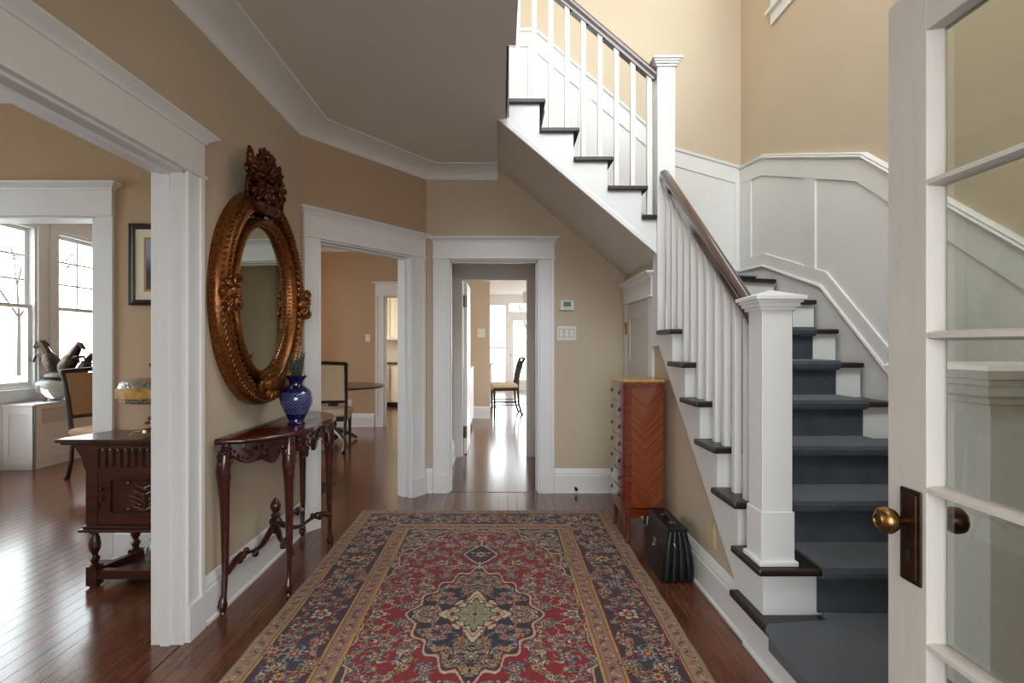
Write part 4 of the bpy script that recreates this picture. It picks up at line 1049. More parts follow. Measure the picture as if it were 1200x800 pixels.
def cluster(name, cx, cy, w, h, n, d0, d1, big=.03, extra=None, sh=(0, 0, 0), m_='gilt'):
    mb = MB(MM @ Matrix.Translation(sh))
    for i in range(n):
        u_, v_ = rm.uniform(-1, 1), rm.uniform(-1, 1)
        if u_*u_+v_*v_ > 1: u_ *= .6; v_ *= .6
        a_ = math.atan2(v_, u_)+rm.uniform(-.5, .5); dep = d0+(d1-d0)*(1-(u_*u_+v_*v_)*.5)*rm.uniform(.6, 1)
        R3 = Matrix.Rotation(a_, 3, 'Z') @ Matrix.Rotation(rm.uniform(-.7, .7), 3, 'Y')
        s2 = big*rm.uniform(.5, 1.0); mb.ell((cx+u_*w, cy+v_*h, dep), (s2, s2*.38, s2*.45), R3, 7, 5)
    if extra: extra(mb)
    return mb.build(name, m_, mi, smooth=True)
def scr(mb, cx, cy, d, r0, turns, a0, sg, tr=.010):
    P = []; 
    for i in range(26):
        t = i/25; a_ = a0+sg*t*turns*2*PI; r = r0*(1-t*.85); P.append((cx+math.cos(a_)*r, cy+math.sin(a_)*r, d+.01*t))
    mb.tube(P, [tr*(1-.4*i/25) for i in range(26)], 7)
def crest(mb):
    # drum roll, side scrolls, bulging cartouche and the plume above
    P = [(-.135+.27*i/12, .485, .085) for i in range(13)]
    mb.tube(P, [.016, .036, .030, .036, .040, .034, .040, .034, .040, .036, .030, .036, .016], 12)
    for sg in (-1, 1):
        scr(mb, sg*.165, .55, .07, .06, 1.3, PI/2, sg, .014)
        scr(mb, sg*.15, .66, .06, .055, 1.2, -PI/2, -sg, .012)
        for i in range(9):
            a_ = .2+i*.16; mb.ell((sg*(.06+.09*math.sin(a_*1.2)), .56+i*.022, .075), (.05, .015, .02), Matrix.Rotation(sg*(.2+i*.12), 3, 'Z'), 8, 5)
    for i in range(9):
        a_ = PI/2+(i-4)*.32; mb.ell((math.cos(a_)*.035, .745+math.sin(a_)*.035, .07+.01*(i % 2)), (.045, .014, .018), Matrix.Rotation(a_, 3, 'Z'), 8, 5)
    mb.ell((0, .60, .06), (.16, .10, .045), None, 16, 8); mb.ell((0, .70, .055), (.07, .09, .04), None, 16, 8)
cluster('crest', 0, .625, .20, .12, 190, .06, .125, .036, crest, (-.06, .0, -.012), 'gilt_d')
cluster('crest_leaf', 0, .75, .085, .05, 50, .07, .10, .028, None, (-.05, 0, -.01), 'gilt_d')
def side(sg):
    def f(mb):
        mb.ell((sg*.405, .0, .06), (.062, .05, .05), None, 12, 6); scr(mb, sg*.40, .05, .10, .04, 1.2, 0, 1, .011); scr(mb, sg*.40, -.05, .10, .04, 1.2, 0, -1, .011)
        for i in range(4): mb.tube([(sg*.445, -.04+i*.027, .04), (sg*.40, -.045+i*.03, .11), (sg*.35, -.04+i*.027, .07)], .009, 7)
    return f
for sg in (-1, 1): cluster('side_ornament', sg*.41, 0, .075, .095, 60, .050, .105, .026, side(sg))
def bot(mb):
    P = [(-.13+.26*i/12, -.470, .085) for i in range(13)]
    mb.tube(P, [.02, .04, .034, .042, .046, .040, .046, .040, .046, .042, .034, .04, .02], 12)
    for i in range(7):
        a_ = -PI/2+(i-3)*.38; mb.ell((math.cos(a_)*.07, -.46+math.sin(a_)*.055, .085), (.05, .014, .018), Matrix.Rotation(a_, 3, 'Z'), 8, 5)
    for sg in (-1, 1): scr(mb, sg*.13, -.47, .08, .05, 1.2, PI/2, sg, .013)
cluster('bottom_ornament', 0, -.475, .13, .05, 50, .07, .11, .028, bot)

# ================================================================== CHEST with marble top
ch = thing('chest_of_drawers', 'tall narrow reddish veneered chest with marble top beside the stairs', 'chest', (.95, 3.79, 0))
cx0, cx1, cy0, cy1, cz0, cz1 = .812, 1.068, 3.575, 3.99, .20, 1.058
bow = lambda y: -.016*(1-((y-3.7825)/.2)**2)
MB().prism([(cx0+.012, cy0+.0), (cx1, cy0), (cx1, cy1), (cx0+.012, cy1)]+[(cx0+bow(cy1-.02-(cy1-cy0-.04)*i/8), cy1-.02-(cy1-cy0-.04)*i/8) for i in range(9)], 2, cz0, cz1).build('carcass', 'veneer_f', ch)
MB().box(cx0+.042, cx1-.006, cy0-.003, cy0+.002, cz0+.045, cz1-.03).build('side_panel', 'veneer', ch, label='side panel with v shaped chevron veneer')
for x0, x1, z0, z1 in ((cx0+.012, cx0+.036, cz0, cz1), (cx0+.036, cx1, cz1-.024, cz1), (cx0+.036, cx1, cz0, cz0+.036)):
    MB().box(x0, x1, cy0-.006, cy0+.001, z0, z1).build('edge_band', 'veneer_f', ch, bevel=.001)
R_ = []
for ins, z in ((.006, cz1), (-.004, cz1+.004), (-.010, cz1+.012), (-.008, cz1+.020), (.004, cz1+.025)):
    R_.append([(cx0+.0+ins, cy0+ins+.006), (cx1+.004, cy0+ins), (cx1+.004, cy1), (cx0+ins, cy1)]+[(cx0+ins-.004+bow(cy1-.03-(cy1-cy0-.06)*i/8), cy1-.03-(cy1-cy0-.06)*i/8) for i in range(9)])
    R_[-1] = [(x, y, z) for x, y in R_[-1]]
MB().rings(R_).build('marble_top', 'marble', ch, label='amber veined marble top')
for i in range(7):
    z0 = cz0+.05+i*.1145; z1 = z0+.108
    dx_ = MB()
    pts = [(cx0-.006+bow(cy0+.03+(cy1-cy0-.06)*j_/8), cy0+.03+(cy1-cy0-.06)*j_/8) for j_ in range(9)]
    dx_.prism(pts+[(cx0+.02, cy1-.03), (cx0+.02, cy0+.03)], 2, z0, z1)
    d_ = dx_.build('drawer', 'veneer_f', ch, bevel=.0015)
    for yy in (cy0+.09, cy1-.09):
        xx = cx0-.008+bow(yy)
        hd = MB().ell((xx, yy, (z0+z1)/2+.006), (.004, .009, .009)).tube([(xx-.001, yy-.016, (z0+z1)/2+.004), (xx-.006, yy-.012, (z0+z1)/2-.010), (xx-.007, yy, (z0+z1)/2-.014), (xx-.006, yy+.012, (z0+z1)/2-.010), (xx-.001, yy+.016, (z0+z1)/2+.004)], .0025, 6)
        hd.build('drawer_pull', 'brassd', d_, smooth=True)
MB().prism([(cx0+.0, cz0+.04), (cx0+.05, cz0-.03), (cx0+.13, cz0-.005), (cx1-.05, cz0-.03), (cx1, cz0+.04)], 1, cy0, cy0+.015).build('apron', 'veneer_f', ch)
for (x, y, sx_, sy_) in ((cx0+.028, cy0+.012, -1, -1), (cx1-.02, cy0+.012, 0, -1), (cx0+.028, cy1-.02, -1, 1), (cx1-.02, cy1-.02, 0, 1)):
    MB().tube([(x, y, cz0+.03), (x-.004*abs(sx_), y, cz0-.03), (x, y, .09), (x+sx_*.006, y+sy_*.002, .04), (x+sx_*.014, y+sy_*.006, .0105)], [.024, .020, .014, .011, .012], 10).build('leg', 'veneer_f', ch, smooth=True)

# ================================================================== BRIEFCASE
bc = thing('briefcase', 'black leather briefcase with chrome clasps on the floor by the chest', 'bag', (.98, 3.18, 0))
bx0, bx1, by0, by1, bh = .885, 1.062, 2.99, 3.38, .285
def bag_ring(y, s=1.0):
    tw = .045; xm = (bx0+bx1)/2+.0
    wv = lambda f: (bx1-bx0)/2*(1-.42*f**1.6)
    out = []
    for f in (0, .04, .3, .6, .85, .96): out.append((xm-wv(f)*s, y, .004+bh*f))
    out += [(xm-.05*s, y, bh+.004), (xm+.05*s, y, bh+.004)]
    for f in (.96, .85, .6, .3, .04, 0): out.append((xm+wv(f)*s, y, .004+bh*f))
    return out
MB().rings([bag_ring(by0+.02, .97), bag_ring(by0+.03, 1.0), bag_ring(by1-.02, 1.0), bag_ring(by1, .95)]).build('bag_body', 'leather', bc, smooth=True)
g_ = MB(); xm = (bx0+bx1)/2       # concertina gussets on the end facing the room
for i, f in enumerate((-.72, -.24, .24, .72)):
    wb, wt = (bx1-bx0)/2*f, .048*f
    g_.tube([(xm+wb, by0+.022, .022), (xm+wb*.93, by0+.020, .10), (xm+(wb+wt)/2, by0+.022, .20), (xm+wt, by0+.030, bh-.008)], [.026, .029, .024, .014], 12)
g_.build('gusset', 'leather', bc, smooth=True)
fx = bx0+.002                     # front flap down the long side
MB().add([(xm-.054, by0+.012, bh+.010), (xm-.054, by1+.0, bh+.010), (fx+.014, by1, .17), (fx+.014, by0+.012, .17), (xm-.050, by0+.012, bh-.0), (xm-.050, by1, bh), (fx+.026, by1, .17), (fx+.026, by0+.012, .17)],
         [(0, 1, 2, 3), (7, 6, 5, 4), (0, 4, 5, 1), (1, 5, 6, 2), (2, 6, 7, 3), (3, 7, 4, 0)]).build('flap', 'leather', bc, bevel=.002)
MB().box(xm-.055, xm+.055, by0+.012, by1, bh, bh+.012).build('frame_bar', 'leather', bc, bevel=.004)
MB().tube([(xm, by0+.12, bh+.010), (xm, by0+.125, bh+.028), (xm, by0+.15, bh+.038), (xm, by1-.15, bh+.038), (xm, by1-.125, bh+.028), (xm, by1-.12, bh+.010)], [.007, .007, .010, .010, .007, .007], 8).build('handle', 'leather', bc, smooth=True)
for yy in (by0+.12, by1-.12): MB().box(xm-.016, xm+.016, yy-.012, yy+.012, bh+.011, bh+.017).build('handle_mount', 'chrome', bc, bevel=.002)
MB().box(fx+.002, fx+.014, by0+.16, by0+.20, .155, .195).tube([(fx+.002, by0+.165, .16), (fx-.006, by0+.18, .15), (fx+.002, by0+.195, .16)], .003, 6).build('clasp', 'chrome', bc, bevel=.001)
for s_ in (-.03,): MB().tube([(xm+s_, by0-.004, .225), (xm+s_+.01, by0-.010, .210), (xm+s_+.016, by0-.002, .195)], .004, 6).build('ring', 'chrome', bc)

# ================================================================== SMALL WALL FITTINGS
t_ = thing('thermostat', 'white digital thermostat with green display on the back wall', 'thermostat', (.585, 4.85, 1.66))
box(.523, .645, 4.822, 4.85, 1.617, 1.703).build('housing', 'plastic', t_, bevel=.004)
box(.553, .618, 4.8205, 4.823, 1.648, 1.690).build('display', 'lcd', t_)
for i in range(3): box(.560+i*.02, .572+i*.02, 4.820, 4.823, 1.628, 1.634).build('button', 'plasticd', t_)
t_ = thing('light_switch', 'triple white light switch plate below the thermostat', 'switch', (.58, 4.85, 1.41))
box(.500, .666, 4.843, 4.85, 1.352, 1.475).build('plate', 'plastic', t_, bevel=.002)
for i in range(3):
    box(.514+i*.048, .554+i*.048, 4.842, 4.8435, 1.376, 1.452).build('rocker_gap', 'plasticd', t_)
    box(.517+i*.048, .551+i*.048, 4.838, 4.8425, 1.379, 1.449).build('rocker', 'plastic', t_, bevel=.001)
t_ = thing('light_switch', 'single white switch plate on the dining room wall', 'switch', (-2.13, 8.73, 1.42))
box(-2.165, -2.085, 8.722, 8.73, 1.36, 1.48).build('plate', 'plastic', t_, bevel=.002); box(-2.135, -2.115, 8.716, 8.722, 1.40, 1.44).build('rocker', 'plastic', t_)
t_ = thing('power_outlet', 'white outlet plate low on the dining room wall behind the chair', 'outlet', (-2.42, 8.73, .38))
box(-2.46, -2.38, 8.722, 8.73, .32, .44).build('plate', 'plastic', t_, bevel=.002)
for z in (.345, .39): box(-2.435, -2.405, 8.718, 8.722, z, z+.03).build('socket', 'plastic', t_)
t_ = thing('power_outlet', 'ivory blank plate on the tan wall under the stairs', 'outlet', (1.10, 2.85, .32))
box(1.092, 1.10, 2.79, 2.895, .262, .392).build('plate', 'ivory', t_, bevel=.002); box(1.090, 1.093, 2.81, 2.875, .285, .37).build('insert', 'ivory', t_)
t_ = thing('light_switch', 'double white switch plate on the tan wall beyond the inner doorway', 'switch', (-.34, 9.75, 1.5))
box(-.42, -.28, 9.742, 9.75, 1.44, 1.60).build('plate', 'plastic', t_, bevel=.002)
for i in range(2): box(-.395+i*.055, -.36+i*.055, 9.738, 9.743, 1.48, 1.56).build('rocker', 'plastic', t_)
t_ = thing('door_stop', 'small dark door stop on the back baseboard', 'door stop', (.66, 4.826, .05))
MB(Matrix.Translation((.66, 4.826, .045)) @ Matrix.Rotation(PI/2, 4, 'X')).lathe([(0, 0), (.012, 0), (.008, .01), (.008, .035), (.014, .04), (.014, .052), (0, .055)], seg=12).build('stop', 'dark', t_, smooth=True)

# ================================================================== STUDY
# dark carved cabinet on turned legs
cb = thing('carved_cabinet', 'dark carved oak cabinet on turned legs seen through the wide opening', 'cabinet', (-1.95, 3.08, 0))
kx0, kx1, ky0, ky1 = -2.235, -1.60, 2.95, 3.22
MB().box(kx0, kx1, ky0, ky1, .335, .775).build('carcass', 'oak_d', cb)
MB().prism([(-2.385, 2.915), (-1.56, 2.915), (-1.56, 3.25), (-2.29, 3.25), (-2.385, 2.98)], 2, .785, .805).build('tabletop', 'oak_d', cb, bevel=.004)
MB().prism([(-2.365, 2.928), (-1.57, 2.928), (-1.57, 3.24), (-2.27, 3.24)], 2, .772, .786).build('top_moulding', 'oak_d', cb, bevel=.004)
MB().box(kx0-.03, kx1+.02, ky0-.03, ky1, .305, .320).box(kx0-.015, kx1+.01, ky0-.015, ky1, .320, .336).build('base_moulding', 'oak_d', cb, bevel=.004)
for yy in (2.95, 3.18): MB().prism([(kx0, .772), (-2.34, .772), (-2.30, .755), (-2.265, .70), (-2.25, .64), (kx0, .62)], 1, yy, yy+.03).build('bracket', 'oak_d', cb)
for xx in (kx0, -1.665): MB().box(xx, xx+.065, ky0-.012, ky0, .335, .775).build('corner_post', 'oak_d', cb, bevel=.003)
fz = MB(); i = 0
while kx0+.075+i*.040 < -1.68:
    x = kx0+.085+i*.040
    fz.box(x, x+.022, ky0-.014, ky0, .655, .742); fz.ell((x+.011, ky0-.008, .742), (.011, .008, .012)); i += 1
fz.box(kx0+.065, -1.665, ky0-.016, ky0, .752, .768).box(kx0+.065, -1.665, ky0-.014, ky0, .632, .645)
fz.build('fluted_frieze', 'oak_d', cb, bevel=.002)
dd_ = MB().box(kx0+.07, -1.67, ky0-.014, ky0, .345, .405).box(kx0+.07, -1.67, ky0-.014, ky0, .585, .63).box(kx0+.07, kx0+.135, ky0-.014, ky0, .405, .585).box(-1.735, -1.67, ky0-.014, ky0, .405, .585)
dd_ = dd_.build('door', 'oak_d', cb, bevel=.002)
pn = MB().box(kx0+.14, -1.74, ky0-.006, ky0, .41, .58)
cxm = (kx0+.135-1.735)/2
for a_ in range(5):
    for sg in (-1, 1):
        for q_ in range(6):
            tq = q_/5; pn.ell((cxm+sg*(.012+.045*tq+.02*math.sin(a_)), ky0-.009, .425+a_*.028+.030*tq*(1-.4*tq)), (.013, .007, .006), Matrix.Rotation(sg*-.7, 3, 'Y'), 6, 4)
for q_ in range(9): pn.ell((cxm, ky0-.009, .42+q_*.017), (.006, .007, .010), None, 6, 4)
for sg in (-1, 1):
    for z in (.425, .565): pn.ell((cxm+sg*.085, ky0-.009, z), (.010, .007, .010), None, 8, 4)
pn.build('carved_panel', 'oak_d', dd_, smooth=True)
MB().ell((kx0+.095, ky0-.024, .535), (.010, .012, .010)).tube([(kx0+.095, ky0-.01, .505), (kx0+.095, ky0-.02, .50), (kx0+.095, ky0-.018, .47)], .004, 6).build('knob', 'brassd', dd_, smooth=True)
MB().box(kx0+.068, kx0+.078, ky0-.018, ky0-.010, .43, .47).build('hinge', 'brassd', dd_)
def turned(x, y):
    MB().box(x-.028, x+.028, y-.028, y+.028, 0.012, .115).lathe([(.020, .11), (.026, .118), (.016, .126), (.020, .14), (.027, .155), (.016, .168), (.014, .175), (.026, .20), (.030, .225), (.024, .265), (.016, .285), (.026, .293), (.026, .306)], (x, y, 0), 14).lathe([(.018, 0), (.026, .004), (.026, .012)], (x, y, 0), 12).build('leg', 'oak_d', cb, smooth=True)
for x, y in ((-2.205, 2.965), (-1.64, 2.965), (-2.14, 3.20), (-1.66, 3.20)): turned(x, y)
MB().box(-2.18, -1.66, 2.945, 2.985, .045, .095).build('stretcher', 'oak_d', cb, bevel=.003)
MB().add([(-2.215, 2.98, .05), (-2.18, 2.98, .05), (-2.12, 3.19, .05), (-2.155, 3.19, .05), (-2.215, 2.98, .10), (-2.18, 2.98, .10), (-2.12, 3.19, .10), (-2.155, 3.19, .10)], [(0, 1, 2, 3), (7, 6, 5, 4), (0, 4, 5, 1), (1, 5, 6, 2), (2, 6, 7, 3), (3, 7, 4, 0)]).build('stretcher', 'oak_d', cb)
MB().box(-2.12, -1.66, 3.185, 3.215, .05, .10).build('stretcher', 'oak_d', cb, bevel=.003)
MB().prism([(-2.16, 2.985), (-1.66, 2.985), (-1.66, 3.185), (-2.11, 3.185)], 2, .055, .072).build('shelf', 'oak_d', cb)
o = thing('glass_jar', 'round clear glass jar on the lower shelf of the carved cabinet', 'jar', (-1.93, 3.09, .072))
MB().lathe([(0, 0), (.04, 0), (.062, .02), (.075, .06), (.072, .10), (.055, .135), (.040, .155), (.044, .175), (.040, .175), (.036, .155), (.050, .13), (.066, .10), (.069, .06), (.056, .024), (0, .006)], (-1.93, 3.09, .072), 24).build('vessel', 'vessel', o, smooth=True)
# lamp on the cabinet
lp = thing('table_lamp', 'brass footed lamp with gold banded crystal drum on the carved cabinet', 'lamp', (-1.945, 3.07, .805))
lc = (-1.945, 3.07, 0)
MB().lathe([(0, .995), (.14, .990), (.165, 1.0), (.172, 1.02)], lc, 32).build('crystal_skirt', 'crystal', lp, smooth=True)
MB().lathe([(.172, 1.018), (.184, 1.022), (.185, 1.070), (.174, 1.076)], lc, 36).build('gold_band', M['marble'], lp, smooth=True, label='gold patterned band')
MB().lathe([(.175, 1.074), (.165, 1.10), (.14, 1.118), (.06, 1.125), (0, 1.13)], lc, 32).build('crystal_crown', 'crystal', lp, smooth=True)
fn = MB().lathe([(.012, 1.12), (.010, 1.14), (.016, 1.15), (.010, 1.165), (.014, 1.18), (.008, 1.20), (.003, 1.225)], lc, 10)
for i in range(8): a_ = i*.785; fn.ell((lc[0]+math.cos(a_)*.018, lc[1]+math.sin(a_)*.018, 1.16+.008*i), (.012, .005, .008), Matrix.Rotation(a_, 3, 'Z'), 6, 4)
fn.build('finial', 'bronze', lp, smooth=True)
MB().lathe([(.012, .84), (.014, .87), (.010, .90), (.013, .93), (.013, .995)], lc, 12).build('stem', 'brass', lp, smooth=True)
bs = MB().lathe([(0, .825), (.07, .825), (.065, .840), (.03, .850), (.012, .855)], lc, 16)
for i in range(4):
    a_ = .6+i*PI/2; c_, s2 = math.cos(a_), math.sin(a_)
    bs.tube([(lc[0]+c_*.04, lc[1]+s2*.04, .835), (lc[0]+c_*.10, lc[1]+s2*.10, .832), (lc[0]+c_*.118, lc[1]+s2*.118, .812), (lc[0]+c_*.112, lc[1]+s2*.112, .806)], [.008, .007, .006, .006], 7)
    bs.ell((lc[0]+c_*.035, lc[1]+s2*.035, .875), (.014, .006, .010), Matrix.Rotation(a_, 3, 'Z'), 6, 4); bs.ell((lc[0]+c_*.025, lc[1]+s2*.025, .90), (.012, .005, .012), Matrix.Rotation(a_, 3, 'Z'), 6, 4)
bs.build('footed_base', 'brass', lp, smooth=True)
# framed picture
pc = thing('framed_picture', 'dark framed landscape print on the study wall above the lamp', 'picture', (-2.06, 3.33, 1.8))
f_ = MB()
px0, px1, pz0, pz1 = -2.27, -1.85, 1.552, 2.05
f_.sweep([(px0, 3.348, pz0), (px1, 3.348, pz0), (px1, 3.348, pz1), (px0, 3.348, pz1)], (0, -1, 0), [(0, 0), (.022, 0), (.026, .006), (.018, .016), (.020, .024), (.012, .034), (0, .034)], closed=True)
f_.build('frame', 'blackw', pc)
box(px0+.02, px1-.02, 3.340, 3.348, pz0+.02, pz1-.02).build('mat', 'mat_board', pc)
box(px0+.088, px1-.088, 3.338, 3.341, pz0+.083, pz1-.083).build('mat_edge', 'tanup', pc)
box(px0+.103, px1-.103, 3.336, 3.3395, pz0+.098, pz1-.098).build('print', 'print', pc)

# radiator cover
rc = thing('radiator_cover', 'white panelled radiator cover with grille under the bay windows', 'radiator', (-5.0, 6.2, 0))
rx0, rx1, ry0, ry1, rz = -5.198, -4.87, 5.70, 7.6, .672
MB().box(rx0, rx1+.02, ry0-.02, ry1, rz, rz+.018).build('top', 'trim', rc, bevel=.003)
MB().box(rx0, rx1-.02, ry0+.02, ry1, .0, rz).build('body', 'trim', rc)
sd = MB().box(rx0, rx0+.05, ry0, ry0+.02, 0, rz).box(rx1-.06, rx1, ry0, ry0+.02, 0, rz).box(rx0+.05, rx1-.06, ry0, ry0+.02, .58, rz).box(rx0+.05, rx1-.06, ry0, ry0+.02, 0, .12).build('end_panel', 'trim', rc, bevel=.003)
MB().prism([(ry0, 0), (ry0+.09, 0), (ry0+.13, .06), (ry0+.25, .10), (ry1-.25, .10), (ry1-.13, .06), (ry1-.09, 0), (ry1, 0), (ry1, .47), (ry0, .47)], 0, rx1-.02, rx1).build('front_panel', 'trim', rc, bevel=.002)
MB().box(rx1-.02, rx1, ry0, ry0+.09, .47, rz).box(rx1-.02, rx1, ry0+.09, ry1, .63, rz).box(rx1-.02, rx1, ry1-.09, ry1, .47, .63).build('front_frame', 'trim', rc)
MB().box(rx1-.014, rx1-.008, ry0+.09, ry1-.09, .47, .63).build('grille', 'grille', rc)
MB().box(rx1, rx1+.008, ry0+.06, ry1-.06, .455, .47).build('moulding', 'trim', rc)
# bronze rearing horses on a glass bowl
bz = thing('horse_sculpture', 'dark bronze sculpture of rearing horses on a pale bowl by the bay window', 'sculpture', (-4.93, 6.10, .69))
MB().lathe([(0, .69), (.10, .69), (.11, .70), (.06, .715), (.10, .74), (.17, .80), (.185, .86), (.17, .90), (.12, .93), (0, .935)], (-4.96, 6.08, 0), 24).build('pale_bowl', 'vessel', bz, smooth=True)
b_ = MB()
def horse(x, y, z, s, lean, hd):
    P = lambda a, b, c=0: (x+a*s, y+c*s, z+b*s)
    q = lean
    b_.tube([P(-.02, 0), P(.02*q, .12), P(.10*q, .24), P(.13*q, .32)], [.08*s, .13*s, .12*s, .08*s], 10)
    b_.tube([P(.12*q, .28), P(.20*q, .42), P(.24*q, .50)], [.085*s, .07*s, .045*s], 8)
    b_.tube([P(.22*q, .50), P(.27*q+hd*.05, .49), P(.34*q+hd*.06, .42)], [.045*s, .045*s, .022*s], 8)
    b_.tube([P(.21*q, .36, .03), P(.16*q, .47, .03), P(.21*q, .54, .02)], [.02*s, .03*s, .012*s], 6)
    for c in (-.04, .05):
        b_.tube([P(.10*q, .26, c), P(.26*q, .30, c*1.5), P(.30*q, .20, c*1.7), P(.36*q, .22, c*1.7)], [.03*s, .022*s, .015*s, .012*s], 6)
        b_.tube([P(-.02, .04, c), P(-.10*q, .0, c), P(-.06*q, -.10, c), P(-.11*q, -.15, c)], [.04*s, .028*s, .018*s, .014*s], 6)
    b_.tube([P(-.04, .06), P(-.14*q, .08), P(-.20*q, .0)], [.02*s, .025*s, .008*s], 6)
horse(-4.97, 6.10, .985, .70, -1, 0); horse(-4.84, 6.06, .985, .66, 1, 0); horse(-4.70, 6.12, .97, .46, 1, 0)
b_.ell((-4.90, 6.08, .96), (.19, .13, .07), None, 12, 6)
b_.build('horses', 'bronze', bz, smooth=True)

# upholstered chairs ----------------------------------------------------
def dining_chair(name, label, x, y, rz, up, fr_, hgt=1.06, group=None, seat_z=.47, slim=False):
    t = thing(name, label, 'chair', (x, y, 0), group, rz=rz)
    # local: +y is the facing direction
    w = .25; d = .24
    MB().box(-w+.01, w-.01, -d, d, seat_z-.10, seat_z-.045).build('seat_rail', fr_, t, bevel=.005)
    R = []
    for z, i in ((seat_z-.045, .0), (seat_z-.02, -.012), (seat_z+.02, -.008), (seat_z+.04, .03)):
        R.append([(-w-.0+i, -d+.02+i, z), (w-i, -d+.02+i, z), (w-i, d-i, z), (-w+i, d-i, z)])
    MB().rings(R).build('seat', up, t, bevel=.008)
    for sg in (-1, 1):
        MB().tube([(sg*(w-.03), d-.03, 0), (sg*(w-.03), d-.035, .1), (sg*(w-.03), d-.03, seat_z-.05)], [.018, .017, .024], 8).build('leg', fr_, t, smooth=True)
        P = [(sg*(w-.03), -d-.09, .0), (sg*(w-.03), -d-.06, .03), (sg*(w-.03), -d-.01, .2), (sg*(w-.02), -d+.01, seat_z), (sg*(w-.012), -d-.01, seat_z+.18), (sg*(w-.005), -d-.06, hgt-.12), (sg*(w-.0), -d-.11, hgt-.01)]
        MB().tube(P, [.026, .020, .019, .024, .020, .020, .024], 8).build('back_post', fr_, t, smooth=True)
    def yb(z): return -d-.00-.10*max(0, (z-seat_z-.15)/(hgt-seat_z-.15))**1.6
    if not slim:
        z0, z1 = seat_z+.16, hgt-.03
        R = [[(-w+.03, yb(z)-.018, z), (w-.03, yb(z)-.018, z), (w-.03, yb(z)+.024, z), (-w+.03, yb(z)+.024, z)] for z in [z0+(z1-z0)*i/8 for i in range(9)]]
        MB().rings(R).build('back_panel', up, t)
        MB().box(-w+.02, w-.02, yb(z0)-.018, yb(z0)+.018, z0-.035, z0).build('lower_rail', fr_, t, bevel=.004)
    else:
        for i in range(5): MB().tube([(-.15+i*.075, yb(seat_z+.1), seat_z), (-.15+i*.075, yb(seat_z+.3), seat_z+.3), (-.15+i*.075, yb(hgt-.05), hgt-.05)], .011, 6).build('slat', fr_, t)
        for z in (.18, .25):
            for sg in (-1, 1): MB().tube([(sg*(w-.03), -d, z), (sg*(w-.03), d-.03, z)], .011, 6).build('stretcher', fr_, t)
    MB().tube([(-w-.01, -d-.115, hgt-.01), (0, -d-.120, hgt+.005), (w+.01, -d-.115, hgt-.01)], .022, 8).build('crest_rail', fr_, t, smooth=True)
    return t
dining_chair('upholstered_chair', 'dark framed upholstered chair beside the radiator cover in the bay', -3.86, 5.42, math.radians(-112), 'tanup', 'blackw', 1.06)
dining_chair('dining_chair', 'dark chair with cream back at the near edge of the dining table', -2.17, 6.92, math.radians(8), 'cream', 'blackw', 1.09)
dining_chair('side_chair', 'dark wooden chair with pale seat in the bright rear room', .06, 10.45, math.radians(97), 'cream', 'blackw', 1.06, seat_z=.55, slim=True)
dt = thing('dining_table', 'dark oval pedestal dining table beyond the angled doorway', 'table', (-2.25, 7.15, 0))
el = [(-2.27+.68*math.cos(2*PI*i/48), 7.38+.62*math.sin(2*PI*i/48)) for i in range(48)]
MB().prism(el, 2, .738, .765).build('tabletop', 'oak_d', dt, bevel=.006)
MB().lathe([(.05, .03), (.09, .10), (.05, .2), (.06, .45), (.10, .6), (.06, .70), (.14, .738)], (-2.27, 7.38, 0), 16).build('pedestal', 'oak_d', dt, smooth=True)
for i in range(4):
    a_ = .78+i*PI/2; c_, s2 = math.cos(a_), math.sin(a_)
    MB().tube([(-2.27+c_*.06, 7.38+s2*.06, .16), (-2.27+c_*.22, 7.38+s2*.22, .10), (-2.27+c_*.36, 7.38+s2*.36, .02)], [.035, .028, .02], 8).build('foot', 'oak_d', dt, smooth=True)

# kitchen glimpsed
kc = thing('base_cabinet', 'cream kitchen base cabinet seen through the far doorway', 'cabinet', (-2.2, 11.85, 0))
KY = 11.5
box(-3.3, -.82, KY+.02, 12.14, .10, .90).build('body', 'cabcream', kc); box(-3.3, -.82, KY+.07, 12.1, 0, .10).build('toe_kick', 'dark', kc)
for i in range(4):
    x0 = -2.34+i*.36
    if x0 > -2.3: box(x0+.01, x0+.35, KY, KY+.02, .13, .88).build('door', 'cabcream', kc, bevel=.003); box(x0+.06, x0+.30, KY-.006, KY+.001, .19, .82).build('door_panel', 'cabcream', kc, bevel=.005)
dw = thing('dishwasher', 'steel fronted dishwasher beside the cream base cabinet', 'dishwasher', (-2.6, KY, 0))
box(-2.95, -2.345, KY-.02, KY+.019, .11, .88).build('door', 'steel', dw, bevel=.004); box(-2.9, -2.40, KY-.05, KY-.02, .80, .82).build('handle', 'steel', dw, bevel=.003)
tag(box(-3.3, -.82, KY-.03, 12.14, .90, .94).build('countertop', 'granite'), 'dark granite countertop across the kitchen cabinets', 'countertop')
uc = thing('wall_cabinet', 'cream kitchen wall cabinet above the countertop', 'cabinet', (-2.2, 11.95, 1.42))
box(-3.3, -.82, 11.80, 12.14, 1.42, 2.42).build('body', 'cabcream', uc)
for i in range(5):
    x0 = -2.75+i*.36
    box(x0+.01, x0+.35, 11.78, 11.80, 1.44, 2.40).build('door', 'cabcream', uc, bevel=.003); box(x0+.06, x0+.30, 11.774, 11.781, 1.50, 2.34).build('door_panel', 'cabcream', uc, bevel=.005)
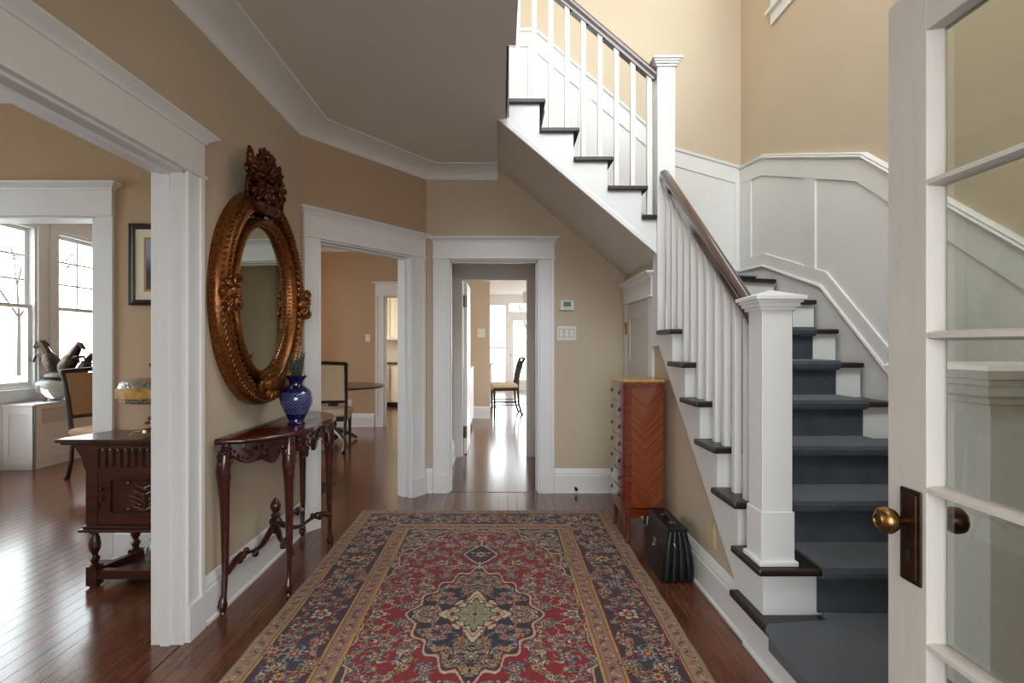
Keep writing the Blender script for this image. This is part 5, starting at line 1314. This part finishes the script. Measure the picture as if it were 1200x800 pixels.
# rear room
rr_ = thing('radiator', 'white radiator against the left wall beyond the inner doorway', 'radiator', (-.5, 8.7, 0))
for i in range(14): MB().box(-.60, -.46, 8.25+i*.07, 8.30+i*.07, .09, .93).build('section', 'trim', rr_, bevel=.012)
box(-.59, -.47, 8.24, 9.24, .11, .16).build('pipe', 'trim', rr_); box(-.61, -.455, 8.23, 9.25, .93, .955).build('cover_board', 'trim', rr_, bevel=.004)
for y in (8.28, 9.19): box(-.58, -.48, y-.02, y+.02, 0, .10).build('foot', 'trim', rr_)
tb = thing('pedestal_table', 'small high white table behind the side chair in the rear room', 'table', (-.20, 11.6, 0))
MB().lathe([(0, .90), (.23, .90), (.24, .915), (.22, .93), (0, .93)], (-.22, 11.6, 0), 24).build('tabletop', 'trim', tb, smooth=True)
MB().lathe([(.16, 0), (.15, .02), (.03, .05), (.025, .4), (.035, .6), (.02, .90)], (-.22, 11.6, 0), 14).build('pedestal', 'trim', tb, smooth=True)
pn_ = thing('pendant_lamp', 'white drum pendant hanging in the bright rear room', 'lamp', (.62, 12.0, 2.75))
MB().lathe([(.13, 0), (.14, .0), (.14, .25), (.13, .25)], (.62, 12.0, 2.22), 20).build('lamp_shade', 'shade', pn_, smooth=True); MB().tube([(.62, 12.0, 2.75), (.62, 12.0, 2.40)], .006, 6).build('cord', 'plastic', pn_)

# ================================================================== OUTDOORS
tag(MB().box(-40, -5.5, -15, 40, -.65, -.6).build('ground', 'snow'), 'pale winter ground outside the windows', 'ground')
bpy.data.objects['ground']['kind'] = 'structure'
g2 = MB().box(-10, 20, 16.2, 45, -.35, -.3).build('ground', 'snow'); tag(g2, 'pale ground beyond the garden door', 'ground'); g2['kind'] = 'structure'
def tree(x, y, h, seed, label):
    r = random.Random(seed); t = thing('bare_tree', label, 'tree', (x, y, -.6)); segs = []
    def grow(p, d, L, rad, dep):
        q = p+d*L; segs.append((p, q, rad, rad*.7))
        if dep == 0: return
        for _ in range(3 if dep > 2 else 2):
            nd = (d+Vector((r.uniform(-.7, .7), r.uniform(-.7, .7), r.uniform(-.1, .5)))).normalized()
            grow(q, nd, L*r.uniform(.6, .8), rad*.62, dep-1)
    grow(Vector((x, y, -.6)), Vector((0, 0, 1)), h*.3, h*.010, 6)
    tr_, br = MB(), MB()
    for i, (p, q, a, b) in enumerate(segs): (tr_ if i == 0 else br).tube([p, q], [a, b], 5)
    tr_.build('trunk', 'bark', t); br.build('branches', 'bark', t)
tree(-30, 34, 12, 1, 'bare winter tree outside the farther bay window')
tree(-34, 27, 12, 2, 'bare winter tree outside the nearer bay window')
tree(1.2, 24, 8, 3, 'bare tree outside the garden door')
print('objects', len(bpy.data.objects))
